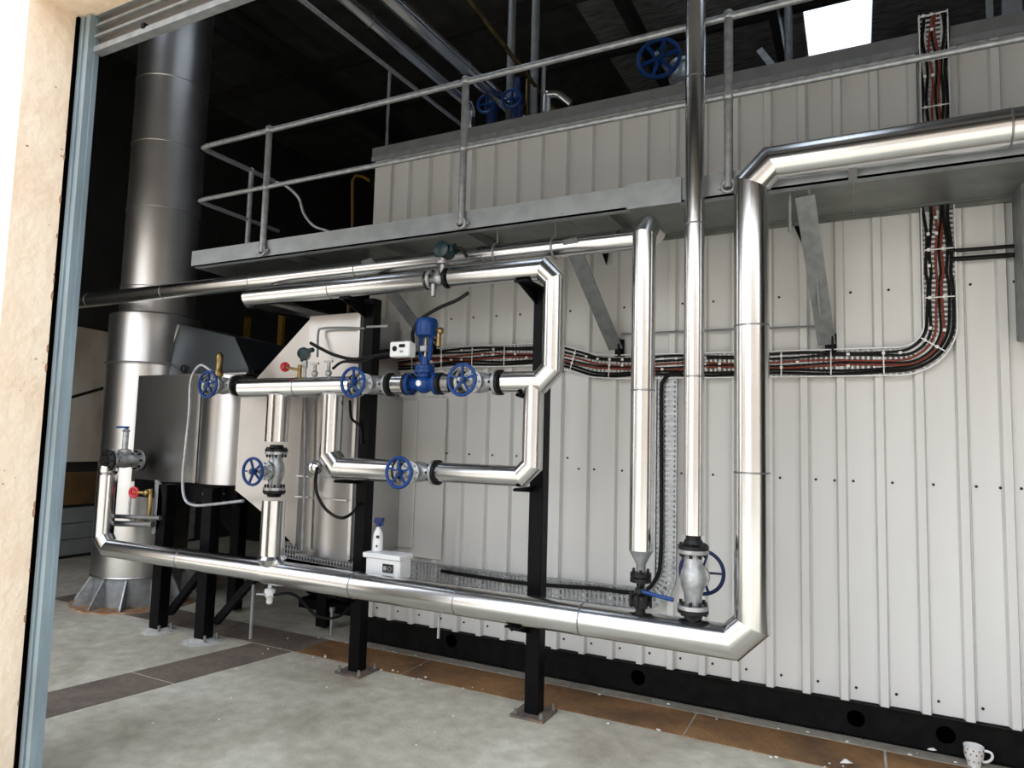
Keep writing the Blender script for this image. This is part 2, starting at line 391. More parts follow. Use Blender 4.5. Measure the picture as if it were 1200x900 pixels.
for k in range(3):
    z0 = 3.195+k*0.050; pr = []
    for a in range(7):
        t = a/6; pr.append((1.735+0.012*math.sin(PI*t), z0+0.038*t))
    pts = [Vector((-2.995, y, z)) for y, z in pr]+[Vector((-2.995, 1.752, pr[-1][1])), Vector((-2.995, 1.752, pr[0][1]))]
    sl = part('slat', MB().prism(pts, (5.53, 0, 0), True), 'curtain_brown', tr)
    part('slat_lip', MB().box((-2.995, 1.722, z0+0.036), (2.53, 1.742, z0+0.048)), 'galvanised_dull', sl)
part('bottom_rail', MB().box((-2.995, 1.722, 3.170), (2.53, 1.728, 3.190)).box((-2.995, 1.722, 3.164), (2.53, 1.762, 3.170)), 'galvanised_dull', tr)
part('curtain_stop', MB().box((-2.66, 1.715, 3.185), (-2.64, 1.735, 3.205)), 'black_steel', tr)
part('door_drum', MB().cyl((-3.0, 2.0, 3.80), (2.5, 2.0, 3.80), 0.22, 24), 'roof_dark', tr)

# ------------------------------------------------------------------ the white plant enclosure: cladding on a black skid
wb = struct('wall_back_1', MB().box((-3.32, YW+0.012, 0.18), (2.6, YW+0.05, 3.74)), 'flashing_grey')
wb.name = 'wall_enclosure'
PITCH, RX = 0.186, 0.665
def sheet_mb(n=4):
    prof = []
    for k in range(n):
        x = k*PITCH
        prof += [(x, 0), (x+PITCH-0.062, 0), (x+PITCH-0.052, -0.036), (x+PITCH-0.016, -0.036), (x+PITCH-0.006, 0)]
    prof.append((n*PITCH-0.0015, 0))
    b = MB(); vs = []; fs = []
    for x, y in prof: vs += [(x, y, 0.178), (x, y, 3.70), (x, y+0.006, 0.178), (x, y+0.006, 3.70)]
    for i in range(len(prof)-1):
        a = 4*i; fs += [(a, a+4, a+5, a+1), (a+2, a+3, a+7, a+6), (a, a+2, a+6, a+4), (a+1, a+5, a+7, a+3)]
    b.add(vs, fs); return b
X0 = RX+0.034-PITCH*20   # a rib's trailing edge near x = 0.70
first = None
for k in range(0, 8):
    xo = X0-PITCH*1+k*4*PITCH
    if first is None:
        first = struct('cladding_sheet', sheet_mb(), 'cladding', wb); first.location = (xo, YW, 0)
        for v in first.data.vertices: pass
        base_x = xo
    else:
        o = share('cladding_sheet', first, wb, (xo, YW, 0))
# keep the enclosure's end square: cover strip at its far corner
struct('corner_flashing', MB().box((-3.36, YW-0.032, 0.18), (-3.206, YW+0.03, 3.72)), 'cladding_flat', wb)
struct('top_flashing', MB().box((-3.375, YW-0.06, 3.685), (2.6, YW+0.03, 3.765)), 'flashing_grey', wb)
struct('flashing_lip', MB().box((-3.375, YW-0.066, 3.655), (2.6, YW-0.056, 3.690)), 'galvanised_dull', wb)
struct('roof_panel', MB().box((-3.36, YW-0.02, 3.70), (2.6, 7.0, 3.74)), 'cladding_flat', wb)
struct('end_panel', MB().box((-3.36, YW+0.02, 0.18), (-3.30, 7.0, 3.70)), 'cladding_flat', wb)
struct('cover_panel', MB().box((-3.34, YW-0.052, 0.715), (-2.862, YW-0.036, 1.78)), 'cladding_flat', wb, bevel=0.004)
struct('cover_panel', MB().box((-2.858, YW-0.046, 0.655), (-2.62, YW-0.036, 1.80)), 'cladding_flat', wb, bevel=0.003)
sc = MB()
k = 0
x = RX+PITCH*4+0.075
while x > -3.2:
    for z in (0.246, 1.333 if x > -1.5 else 1.40, 2.374):
        sc.lathe([(0.0075, 0), (0.006, 0.006), (0.001, 0.007)], (x-0.02, YW-0.0005, z), (0, -1, 0), 8)
    for j in (0,):
        if k % 4 == 1: sc.lathe([(0.0075, 0), (0.006, 0.006), (0.001, 0.007)], (x+0.075, YW-0.0365, 1.333), (0, -1, 0), 8)
    x -= PITCH; k += 1
struct('screw_heads', sc, 'black_iron', wb)['kind'] = 'stuff'

def holed(x0, x1, z0, z1, holes, y0, y1):
    b = MB(); edge = x0
    for hx, hz, r in sorted(holes):
        c = r*1.6
        if hx-c > edge: b.box((edge, y0, z0), (hx-c, y1, z1))
        zb, zt = max(hz-c, z0), min(hz+c, z1)
        if zb > z0: b.box((hx-c, y0, z0), (hx+c, y1, zb))
        if zt < z1: b.box((hx-c, y0, zt), (hx+c, y1, z1))
        n = 24; inn = []; out = []
        for i in range(n):
            t = 2*PI*i/n; cx, sz = math.cos(t), math.sin(t); inn.append((hx+r*cx, hz+r*sz))
            q = max(abs(cx), abs(sz)); ox, oz = hx+c*cx/q, hz+c*sz/q; out.append((ox, min(max(oz, zb), zt)))
        vs = [(x, y0, z) for x, z in inn]+[(x, y0, z) for x, z in out]+[(x, y1, z) for x, z in inn]
        fs = [(i, (i+1) % n, n+(i+1) % n, n+i) for i in range(n)]+[(i, 2*n+i, 2*n+(i+1) % n, (i+1) % n) for i in range(n)]
        b.add(vs, fs); edge = hx+c
    b.box((edge, y0, z0), (x1, y1, z1))
    return b
skid = struct('skid_beam', holed(-3.40, 2.6, 0.004, 0.182, [(-2.52, 0.115, 0.045), (-1.2, 0.1, 0.045), (-0.028, 0.096, 0.043), (0.372, 0.097, 0.043), (1.7, 0.097, 0.043)], YW-0.03, YW-0.018), 'skid_black', wb)
struct('skid_flange', MB().box((-3.40, YW-0.045, 0.172), (2.6, YW+0.04, 0.182)).box((-3.40, YW-0.045, 0.004), (2.6, YW+0.04, 0.012)), 'skid_black', wb)
struct('hole_shade_sheet', MB().box((-3.36, YW+0.03, 0.004), (2.6, YW+0.06, 0.18)), 'hole_black', wb)  # black sheet behind the holes stands in for the shade within them
struct('skid_end', MB().box((-3.40, YW-0.03, 0.004), (-3.36, 7.0, 0.18)), 'skid_black', wb)

# ================================================================== PIPEWORK
def pipe_path(pts, R, cut=1.15):
    """rings description: list of (point, axis dir in, plane normal, flag) with two-cut mitred bends"""
    pts = [Vector(p) for p in pts]; out = [(pts[0], (pts[1]-pts[0]).normalized(), 'end')]
    for i in range(1, len(pts)-1):
        a = (pts[i]-pts[i-1]).normalized(); b = (pts[i+1]-pts[i]).normalized(); c = R*cut
        m = (a+b).normalized()
        out.append((pts[i]-a*c, (a+((pts[i]+b*c)-(pts[i]-a*c)).normalized()).normalized(), 'mitre'))
        out.append((pts[i]+b*c, (((pts[i]+b*c)-(pts[i]-a*c)).normalized()+b).normalized(), 'mitre'))
    out.append((pts[-1], (pts[-1]-pts[-2]).normalized(), 'end'))
    return out
def mitre_ring(p, nrm, d, r, n=32):
    """intersection of a tube of radius r along d with the plane (p, nrm)"""
    ref = Vector((0.577, 0.211, 0.789)); a = (ref-d*ref.dot(d)).normalized(); b = d.cross(a); out = []
    for j in range(n):
        v = (a*math.cos(2*PI*j/n)+b*math.sin(2*PI*j/n))*r
        out.append(p+v-d*(v.dot(nrm)/d.dot(nrm)))
    return out
def insulated(name, label, cat, pts, R, seams=0.9, material='jacket', group=None, end_caps=True, bandmat='seam_dark'):
    root = thing(name, label, cat, pts[0], group)
    nodes = pipe_path(pts, R)
    for i in range(len(nodes)-1):
        p, n0, k0 = nodes[i]; q, n1, k1 = nodes[i+1]; d = (q-p).normalized(); L = (q-p).length
        bend = k0 == 'mitre' and k1 == 'mitre' and (i % 2 == 1)
        m = 1 if bend else max(1, round(L/seams))
        for s in range(m):
            a = p+d*(L*s/m); b = p+d*(L*(s+1)/m)
            na = n0 if s == 0 else d; nb = n1 if s == m-1 else d
            rr = R*(1.0 if (s % 2 == 0) else 0.993)
            if bend: rr = R*1.012
            mb = MB(); rs = [mitre_ring(a, na, d, rr), mitre_ring(b, nb, d, rr)]
            mb.rings(rs)
            o = part('elbow_jacket' if bend else 'jacket', mb, material, root)
            if not bend and s < m-1:
                sb = MB().lathe([(rr*1.0, 0), (rr*1.025, 0.002), (rr*1.025, 0.007), (rr*1.0, 0.009)], b-d*0.0045, d, 32, caps=False)
                part('seam_band', sb, bandmat, o)
    return root
ZM = 0.612
# bottom header with its riser and the upper run
hdr = insulated('header_pipe', 'thick bright metal-clad pipe running low across all posts and rising at its corner', 'pipe',
                [(-3.43, YP, ZM), (-0.437, YP, ZM), (-0.437, YP, 2.838), (1.5, YP, 2.838)], 0.079, 0.80)
part('tee_collar', MB().lathe([(0.080, -0.03), (0.095, 0.0), (0.08, 0.02)], (-3.40, YP, ZM+0.09), (0, 0, 1), 28), 'jacket', hdr)
hl = insulated('header_pipe', 'thinner low metal-clad pipe that turns up in front of the stack base', 'pipe',
               [(-3.43, YP, ZM), (-5.15, YP, ZM+0.002), (-5.15, YP, 1.16)], 0.068, 0.75)
t1 = insulated('branch_pipe', 'short upright metal-clad pipe standing on the low pipe under the tee valve', 'pipe', [(-3.405, YP, ZM+0.06), (-3.405, YP, 1.075)], 0.077, 2)
t2 = insulated('branch_pipe', 'short upright metal-clad pipe hanging down to the tee valve', 'pipe', [(-3.415, YP, 1.76), (-3.415, YP, 1.455)], 0.076, 0.5)
p3 = insulated('branch_pipe', 'level metal-clad pipe at mid height across the duct casing, red needle valve on top', 'pipe', [(-3.745, YP, 1.81), (-2.75, YP, 1.815)], 0.066, 0.5)
p4 = insulated('branch_pipe', 'metal-clad bypass pipe turning from upright to level towards its blue wheel', 'pipe',
               [(-2.955, YP, 1.76), (-2.955, YP, 1.305), (-2.41, YP, 1.305)], 0.068, 0.6)
part('end_cap', MB().ball((-2.955-0.105, YP-0.01, 1.30), 0.05, 18, 10), 'jacket', p4)
p5 = insulated('branch_pipe', 'metal-clad bypass pipe turning up in front of the second black post', 'pipe',
               [(-2.14, YP, 1.312), (-1.555, YP, 1.312), (-1.555, YP, 1.80)], 0.056, 0.5)
p6 = insulated('branch_pipe', 'metal-clad pipe looping from blue-wheeled valve up and over to the top valve', 'pipe',
               [(-1.735, YP, 1.822), (-1.447, YP, 1.822), (-1.447, YP, 2.440), (-2.10, YP, 2.440)], 0.060, 0.55)
p7 = insulated('branch_pipe', 'metal-clad pipe above the duct casing bending back into the dark', 'pipe',
               [(-2.27, YP, 2.440), (-3.80, YP, 2.440), (-3.80, YP+1.0, 2.440)], 0.058, 0.75)
# risers with valves
r1 = insulated('riser_pipe', 'upright metal-clad pipe with a black ball valve at its foot', 'pipe',
               [(-0.955, YP, 0.985), (-0.955, YP, 2.622), (-0.955, 3.56, 2.622), (-7.9, 3.56, 2.622)], 0.060, 0.95)
r2 = insulated('riser_pipe', 'slim upright metal-clad pipe rising past the walkway out of view', 'pipe',
               [(-0.702, YP, 1.08), (-0.702, YP, 5.6)], 0.049, 0.72)
r3 = insulated('overhead_pipe', 'long thin metal-clad pipe sloping away under the roof, nearer the railing post', 'pipe',
               [(-2.93, 2.2, 4.3), (-2.87, 4.75, 4.3), (-2.87, 4.75, 3.76)], 0.042, 1.1)
r4 = insulated('overhead_pipe', 'thicker metal-clad pipe running back under the roof to the blue roof valves', 'pipe',
               [(-2.66, 2.2, 4.3), (-2.58, 5.2, 4.3)], 0.055, 1.2)
solo('overhead_conduit', MB().tube([(-2.30, 2.4, 4.55), (-2.34, 5.4, 4.40)], 0.018, 8, False), 'brass', 'thin brass coloured conduit under the roof beside the overhead pipes', 'conduit')
solo('overhead_conduit', MB().tube([(-3.02, 2.3, 4.16), (-2.98, 5.0, 4.18)], 0.016, 8, False), 'galvanised', 'thin grey conduit beneath the overhead pipes', 'conduit')

# ---- valves (local: pipe axis x, stem towards -y)
def make_globe(name, label, loc, rot=(0, 0, 0), stem=0.19, R=0.092, length=0.25, fr=0.072, body='silver_cast', wheel='blue_paint', spokes=5, black_left=True, black_right=True):
    root = thing(name, label, 'valve', (0, 0, 0)); h = length/2
    b = MB().lathe([(0.040, -h+0.02), (0.043, -0.07), (0.056, -0.035), (0.060, 0), (0.056, 0.035), (0.043, 0.07), (0.040, h-0.02)], (0, 0, 0), (1, 0, 0), 24)
    part('body', b, body, root)
    for sgn, blk in ((-1, black_left), (1, black_right)):
        f = MB().lathe([(fr, 0), (fr, 0.018)], (sgn*h-0.018 if sgn > 0 else -h, 0, 0), (1, 0, 0), 24)
        fo = part('flange', f, body, root)
        part('bolt', MB().bolts((sgn*(h-0.004), 0, 0), (1, 0, 0), fr*0.80, 8, 0.008, 0.066), 'black_iron' if blk else 'silver_cast', fo, kind='stuff')
        if blk:
            part('companion_flange', MB().lathe([(fr, 0), (fr, 0.018), (0.048, 0.026), (0.040, 0.045)], (sgn*h, 0, 0), (sgn, 0, 0), 24), 'black_iron', root)
    part('bonnet', MB().lathe([(0.040, 0.03), (0.040, 0.055), (0.062, 0.060), (0.062, 0.086), (0.036, 0.092), (0.026, 0.125), (0.016, 0.13)], (0, 0, 0), (0, -1, 0), 22).bolts((0, -0.09, 0), (0, -1, 0), 0.050, 8, 0.006, 0.02), body, root)
    part('stem', MB().cyl((0, -0.10, 0), (0, -stem-0.035, 0), 0.009, 10), 'dull_steel', root)
    w = MB().torus((0, -stem, 0), (0, 1, 0), R-0.009, 0.0095, 36, 10)
    for i in range(spokes):
        t = 2*PI*i/spokes+0.3
        w.bar((0.012*math.cos(t), -stem+0.008, 0.012*math.sin(t)), ((R-0.012)*math.cos(t), -stem, (R-0.012)*math.sin(t)), 0.010, 0.013, (0, 1, 0))
    w.cyl((0, -stem-0.012, 0), (0, -stem+0.018, 0), 0.021, 14)
    wo_ = part('handwheel', w, wheel, root)
    part('nut', MB().cyl((0, -stem-0.022, 0), (0, -stem-0.012, 0), 0.012, 6), 'dull_steel', wo_)
    root.location = loc; root.rotation_euler = rot
    return root
gA = make_globe('globe_valve', 'silver globe valve with blue wheel at the start of the control valve run', (-2.640, YP, 1.820))
gB = copy_tree(gA, (-1.895, YP, 1.822), 'silver globe valve with the biggest-looking blue wheel, between the control valve and pipe bend')
gC = copy_tree(gA, (-2.285, YP, 1.309), 'silver globe valve with blue wheel on the lower level bypass pipe')
gD = copy_tree(gA, (-3.41, YP, 1.265), 'silver globe valve with blue wheel upright between two short tee pipes', (0, -PI/2, 0))
gE = make_globe('globe_valve', 'mottled silver valve with blue wheel in front of the duct corner', (-3.945, YP, 1.83), stem=0.13, R=0.096, length=0.27)
part('blind_flange', MB().lathe([(0.07, 0), (0.07, 0.02), (0.05, 0.03)], (-0.135, 0, 0), (-1, 0, 0), 22), 'silver_cast', gE)
gF = make_globe('globe_valve', 'silver globe valve with dark blue wheel at the foot of the slim riser', (-0.702, YP, 0.875), rot=(0, -PI/2, PI), stem=0.20, R=0.115, length=0.275, wheel='dark_blue_paint')
solo('valve_spool', MB().lathe([(0.034, 0.0), (0.034, 0.085)], (-0.702, YP, 0.670), (0, 0, 1), 20), 'black_iron', 'short black pipe stub under the dark-blue-wheeled valve', 'pipe')
solo('valve_spool', MB().lathe([(0.036, 0), (0.036, 0.02), (0.047, 0.03)], (-0.702, YP, 1.056), (0, 0, 1), 20), 'black_iron', 'short black flared stub above the dark-blue-wheeled valve', 'pipe')
gG = make_globe('globe_valve', 'small silver valve on the elbow before the duct end, blue lever above', (-5.12, YP+0.10, 1.27), rot=(0, 0, PI/2), stem=0.13, R=0.05, length=0.24, fr=0.085)
for ch in list(gG.children):
    if ch.name.startswith('handwheel'):
        for g in list(ch.children): bpy.data.objects.remove(g)
        bpy.data.objects.remove(ch)
    elif ch.name.startswith('stem') or ch.name.startswith('bonnet'): bpy.data.objects.remove(ch)
ORIG[gG.name] = Vector((0, 0, 0))
part('bonnet', MB().lathe([(0.04, 0.03), (0.05, 0.06), (0.05, 0.08), (0.022, 0.09), (0.022, 0.22), (0.03, 0.23), (0.012, 0.25)], (0, 0, 0), (0, 0, 1), 16), 'silver_cast', gG)
part('lever', MB().box((-0.012, -0.02, 0.25), (0.012, 0.11, 0.265)), 'blue_paint', gG, label='small blue lever')
solo('elbow_jacket', MB().ball((-5.15, YP, 1.20), 0.070, 20, 12), 'jacket', 'rounded bright metal elbow on top of the turned-up low pipe', 'pipe')

# ball valve at the first riser's foot
bv = thing('ball_valve', 'black ball valve with a blue lever under the upright pipe beside the narrow tray', 'valve', (-0.955, YP, 0.68))
V = lambda x, z: (-0.955+x, YP, z)
part('reducer', MB().lathe([(0.060, 0.985), (0.055, 0.975), (0.022, 0.915), (0.022, 0.88)], (-0.955, YP, 0), (0, 0, 1), 24), 'galvanised_dull', bv)
part('flange', MB().lathe([(0.052, 0.858), (0.052, 0.876)], (-0.955, YP, 0), (0, 0, 1), 22).bolts((-0.955, YP, 0.868), (0, 0, 1), 0.04, 6, 0.008, 0.05), 'black_iron', bv)
part('flange', MB().lathe([(0.052, 0.832), (0.052, 0.852)], (-0.955, YP, 0), (0, 0, 1), 22), 'black_iron', bv)
part('neck', MB().lathe([(0.020, 0.74), (0.020, 0.832)], (-0.955, YP, 0), (0, 0, 1), 16).lathe([(0.030, 0.785), (0.034, 0.79), (0.030, 0.80)], (-0.955, YP, 0), (0, 0, 1), 6), 'black_iron', bv)
part('body', MB().ball((-0.955, YP, 0.745), 0.048, 18, 10).lathe([(0.052, 0.725), (0.054, 0.735), (0.052, 0.745)], (-0.955, YP, 0), (0, 0, 1), 12).bolts((-0.955, YP, 0.745), (0, 0, 1), 0.05, 8, 0.008, 0.06), 'black_iron', bv)
part('stub', MB().lathe([(0.024, 0.685), (0.024, 0.71)], (-0.955, YP, 0), (0, 0, 1), 16), 'black_iron', bv)
part('lever', MB().tube([(-0.94, YP-0.055, 0.80), (-0.90, YP-0.06, 0.795), (-0.78, YP-0.06, 0.778)], 0.010, 8), 'blue_paint', bv, label='blue lever handle')
part('lever_boss', MB().cyl((-0.945, YP-0.01, 0.80), (-0.945, YP-0.07, 0.80), 0.014, 10), 'black_iron', bv)

# control valve
cvx, cvz = -2.267, 1.82
cv = thing('control_valve', 'blue control valve with blue actuator and white positioner box', 'valve', (cvx, YP, cvz))
part('body', MB().ball((cvx, YP, cvz), 0.056, 20, 12).lathe([(0.036, -0.10), (0.036, 0.10)], (cvx, YP, cvz), (1, 0, 0), 20), 'blue_paint', cv)
for s in (-1, 1):
    f = part('flange', MB().lathe([(0.066, -0.011), (0.066, 0.011)], (cvx+s*0.095, YP, cvz), (1, 0, 0), 24), 'blue_paint', cv)
    part('bolt', MB().bolts((cvx+s*0.10, YP, cvz), (1, 0, 0), 0.054, 8, 0.008, 0.05), 'black_iron', f, kind='stuff')
    part('companion_flange', MB().lathe([(0.066, 0), (0.066, 0.018), (0.045, 0.03)], (cvx+s*0.108, YP, cvz), (s, 0, 0), 22), 'black_iron', cv)
part('badge', MB().cyl((cvx, YP-0.048, cvz), (cvx, YP-0.061, cvz), 0.018, 12), 'white_plastic', cv)
part('bonnet', MB().lathe([(0.045, 0.04), (0.045, 0.06), (0.062, 0.065), (0.062, 0.085), (0.058, 0.088), (0.058, 0.105), (0.030, 0.11), (0.026, 0.16)], (cvx, YP, cvz), (0, 0, 1), 22).bolts((cvx, YP, cvz+0.085), (0, 0, 1), 0.050, 8, 0.008, 0.06), 'blue_paint', cv)
for s in (-1, 1):
    part('yoke_leg', MB().bar((cvx+s*0.03, YP, cvz+0.14), (cvx+s*0.04, YP, cvz+0.30), 0.012, 0.02), 'blue_paint', cv)
part('stem', MB().cyl((cvx, YP, cvz+0.10), (cvx, YP, cvz+0.32), 0.009, 10), 'dull_steel', cv)
part('stem_clamp', MB().box((cvx-0.022, YP-0.03, cvz+0.19), (cvx+0.022, YP+0.02, cvz+0.225)), 'silver_cast', cv, bevel=0.003)
part('actuator', MB().lathe([(0.045, 0.275), (0.062, 0.285), (0.066, 0.30), (0.066, 0.362), (0.058, 0.385), (0.03, 0.395)], (cvx+0.005, YP, cvz), (0, 0, 1), 24), 'blue_paint', cv)
part('air_filter', MB().ball((cvx+0.10, YP, cvz+0.31), 0.022, 10, 6).cyl((cvx+0.06, YP, cvz+0.32), (cvx+0.10, YP, cvz+0.32), 0.008, 8).cyl((cvx+0.09, YP, cvz+0.22), (cvx+0.09, YP, cvz+0.31), 0.014, 10), 'brass', cv)
pb = part('positioner', MB().box((-2.445, YP-0.11, 1.972), (-2.305, YP-0.04, 2.062)), 'white_plastic', cv, bevel=0.006, label='white positioner box')
part('dial', MB().cyl((-2.407, YP-0.108, 2.02), (-2.407, YP-0.114, 2.02), 0.016, 14), 'screen_dark', pb)
part('display', MB().box((-2.375, YP-0.114, 2.026), (-2.335, YP-0.108, 2.044)), 'screen_dark', pb)
part('button', MB().box((-2.368, YP-0.114, 1.995), (-2.348, YP-0.108, 2.008)), 'dull_steel', pb)
solo('spool_jacket', MB().lathe([(0.045, 0), (0.060, 0.004), (0.060, 0.085), (0.045, 0.09)], (-2.478, YP, 1.82), (1, 0, 0), 26), 'jacket', 'very short metal-clad spool between black flange and blue control valve', 'pipe')
solo('spool_jacket', MB().lathe([(0.045, 0), (0.058, 0.004), (0.058, 0.05), (0.045, 0.055)], (-2.126, YP, 1.82), (1, 0, 0), 26), 'jacket', 'very short metal-clad spool between control valve and the wheel of its neighbour', 'pipe')

# small valve on the top pipe
sv = thing('actuated_valve', 'small steel valve with a dark teal actuator on the pipe under the walkway', 'valve', (-2.185, YP, 2.44))
part('body', MB().ball((-2.185, YP, 2.44), 0.045, 16, 8).lathe([(0.03, -0.08), (0.03, 0.08)], (-2.185, YP, 2.44), (1, 0, 0), 16), 'silver_cast', sv)
for s in (-1, 1):
    part('flange', MB().lathe([(0.06, -0.010), (0.06, 0.010)], (-2.185+s*0.055, YP, 2.44), (1, 0, 0), 20), 'black_iron' if s > 0 else 'silver_cast', sv)
    part('bolt', MB().bolts((-2.185+s*0.06, YP, 2.44), (1, 0, 0), 0.05, 6, 0.008, 0.05), 'black_iron', sv, kind='stuff')
part('neck', MB().cyl((-2.165, YP, 2.46), (-2.155, YP-0.02, 2.56), 0.018, 12).cyl((-2.155, YP-0.02, 2.52), (-2.155, YP-0.02, 2.535), 0.04, 14), 'dull_steel', sv)
part('actuator', MB().lathe([(0.03, -0.05), (0.046, -0.045), (0.046, 0.045), (0.03, 0.05)], (-2.14, YP-0.02, 2.60), (0, 1, 0), 16).cyl((-2.20, YP-0.02, 2.60), (-2.07, YP-0.02, 2.605), 0.032, 14), 'teal_enamel', sv, label='dark teal actuator head')
part('conduit_gland', MB().tube([(-2.07, YP-0.02, 2.605), (-2.03, YP-0.02, 2.60), (-2.00, YP, 2.55)], 0.010, 8), 'black_iron', sv)
part('drain_pot', MB().cyl((-2.20, YP-0.04, 2.40), (-2.20, YP-0.04, 2.33), 0.016, 10), 'dull_steel', sv)

# instruments on the level pipe
it = thing('pressure_transmitter', 'dark teal pressure transmitter on a steel siphon above the level pipe', 'instrument', (-3.20, YP, 1.88))
part('siphon', MB().cyl((-3.20, YP, 1.87), (-3.20, YP, 1.94), 0.010, 10).cyl((-3.20, YP, 1.94), (-3.20, YP, 1.985), 0.017, 10), 'silver_cast', it)
part('head', MB().lathe([(0.02, -0.05), (0.04, -0.045), (0.04, 0.035), (0.03, 0.04)], (-3.215, YP, 2.03), (0.6, -0.8, 0), 16).cyl((-3.215, YP, 1.98), (-3.215, YP, 2.0), 0.022, 12).cyl((-3.20, YP, 2.045), (-3.14, YP, 2.055), 0.016, 10), 'teal_enamel', it)
nv = thing('needle_valve', 'brass needle valve with a small red wheel on the level pipe', 'valve', (-3.29, YP, 1.875))
part('body', MB().cyl((-3.245, YP, 1.87), (-3.245, YP, 1.96), 0.014, 10).cyl((-3.235, YP-0.01, 1.925), (-3.33, YP-0.03, 1.94), 0.009, 8), 'brass', nv)
part('handwheel', MB().torus((-3.345, YP-0.03, 1.945), (0.85, -0.5, 0), 0.024, 0.009, 18, 8).bar((-3.345, YP-0.03, 1.921), (-3.345, YP-0.03, 1.969), 0.01, 0.01).cyl((-3.35, YP-0.035, 1.945), (-3.335, YP-0.03, 1.945), 0.012, 8), 'red_paint', nv, label='small red wheel')
for k, (x, hh) in enumerate(((-3.115, 0.09), (-3.00, 0.10))):
    t = thing('gauge_cock', ['slim steel gauge cock beside the red needle valve', 'slim steel gauge cock beside the first blue wheel of the control run'][k], 'valve', (x, YP, 1.875))
    part('body', MB().cyl((x, YP, 1.87), (x, YP, 1.87+hh), 0.011, 10).ball((x, YP, 1.90), 0.022, 12, 6), 'silver_cast', t)
    part('tee_handle', MB().bar((x-0.04, YP, 1.875+hh), (x+0.03, YP, 1.875+hh), 0.012, 0.012), 'dull_steel', t)

# safety valve and its bent drain tube at the duct corner
sf = thing('safety_valve', 'brass safety valve standing above the mottled silver valve', 'valve', (-4.06, YP+0.05, 1.86))
part('body', MB().lathe([(0.020, 1.86), (0.022, 1.90), (0.030, 1.905), (0.030, 1.94), (0.022, 1.95), (0.022, 2.02), (0.026, 2.03), (0.020, 2.06), (0.008, 2.075)], (-4.06, YP+0.05, 0), (0, 0, 1), 14), 'brass', sf)
part('outlet', MB().cyl((-4.06, YP+0.05, 1.93), (-4.11, YP+0.05, 1.93), 0.013, 10), 'brass', sf)
Q = lambda px, py: at(px, py, 1, YP+0.03)
solo('drain_tube', MB().tube([(-4.11, YP+0.05, 1.93), Q(235, 428), Q(224, 445), Q(222, 480), Q(218, 520), Q(214, 562), Q(217, 585), Q(228, 592), Q(250, 591), Q(285, 587)], 0.011, 10), 'galvanised', 'bent grey drain tube looping down in front of the stainless duct', 'tube')
solo('drain_tube', MB().tube([at(358, 462, 1, 3.52), at(357, 560, 1, 3.52), at(354, 645, 1, 3.52)], 0.010, 8, False), 'galvanised', 'straight thin upright tube down the casing face', 'tube')
solo('drain_tube', MB().tube([at(428, 385, 1, 3.56), at(400, 384, 1, 3.56), at(378, 385, 1, 3.56), at(373, 390, 1, 3.56), at(372, 418, 1, 3.52)], 0.008, 8), 'galvanised_dull', 'thin grey tube bent over the tall beige-lit casing panel', 'tube')
solo('sample_tube', MB().tube([at(430, 383, 1, 3.50), at(455, 382, 1, 3.50)], 0.008, 8, False), 'galvanised', 'short thin level tube crossing the top of the first black post', 'tube')

# blowdown fittings under the duct end
bd = thing('blowdown_valve', 'small valve with a red wheel under the duct end', 'valve', at(157, 577, 1, 3.42))
c = at(157, 577, 1, 3.42)
part('handwheel', MB().torus(c, (0.3, -1, 0), 0.034, 0.012, 20, 8).ball(c, 0.018, 10, 6).bar(c+Vector((-0.03, 0, 0)), c+Vector((0.03, 0, 0)), 0.012, 0.012), 'red_paint', bd, label='small red wheel')
part('body', MB().cyl(c, c+Vector((0.12, 0.05, 0)), 0.014, 10).ball(c+Vector((0.10, 0.04, 0)), 0.03, 12, 6), 'brass', bd)
part('outlet', MB().tube([c+Vector((0.12, 0.05, 0.03)), c+Vector((0.13, 0.05, -0.10)), c+Vector((0.11, 0.05, -0.20)), c+Vector((0.02, 0.05, -0.22))], 0.014, 8), 'brass', bd)
part('tail', MB().tube([c+Vector((-0.08, 0.03, 0.03)), c+Vector((-0.08, 0.03, -0.19)), c+Vector((0.0, 0.03, -0.21))], 0.010, 8), 'galvanised', bd)
a = at(135, 605, 1, 3.44); b = at(188, 607, 1, 3.44)
solo('drain_manifold', MB().cyl(a, b, 0.016, 10).cyl(a+Vector((0, 0, -0.055)), b+Vector((-0.08, 0, -0.055)), 0.022, 10), 'dull_steel', 'pair of stubby level tubes behind the turned-up low pipe', 'tube')
c = at(182, 590, 1, 3.50)
g = MB(); pts = []
for i in range(13):
    t = -PI/2+PI*i/12; pts.append(c+Vector((0.10*math.cos(t)-0.02, 0, 0.21*math.sin(t)-0.03)))
g.prism(pts, (0, 0.02, 0)); solo('pump_guard', g, 'galvanised_dull', 'rounded grey guard plate beside the small red wheel', 'guard')

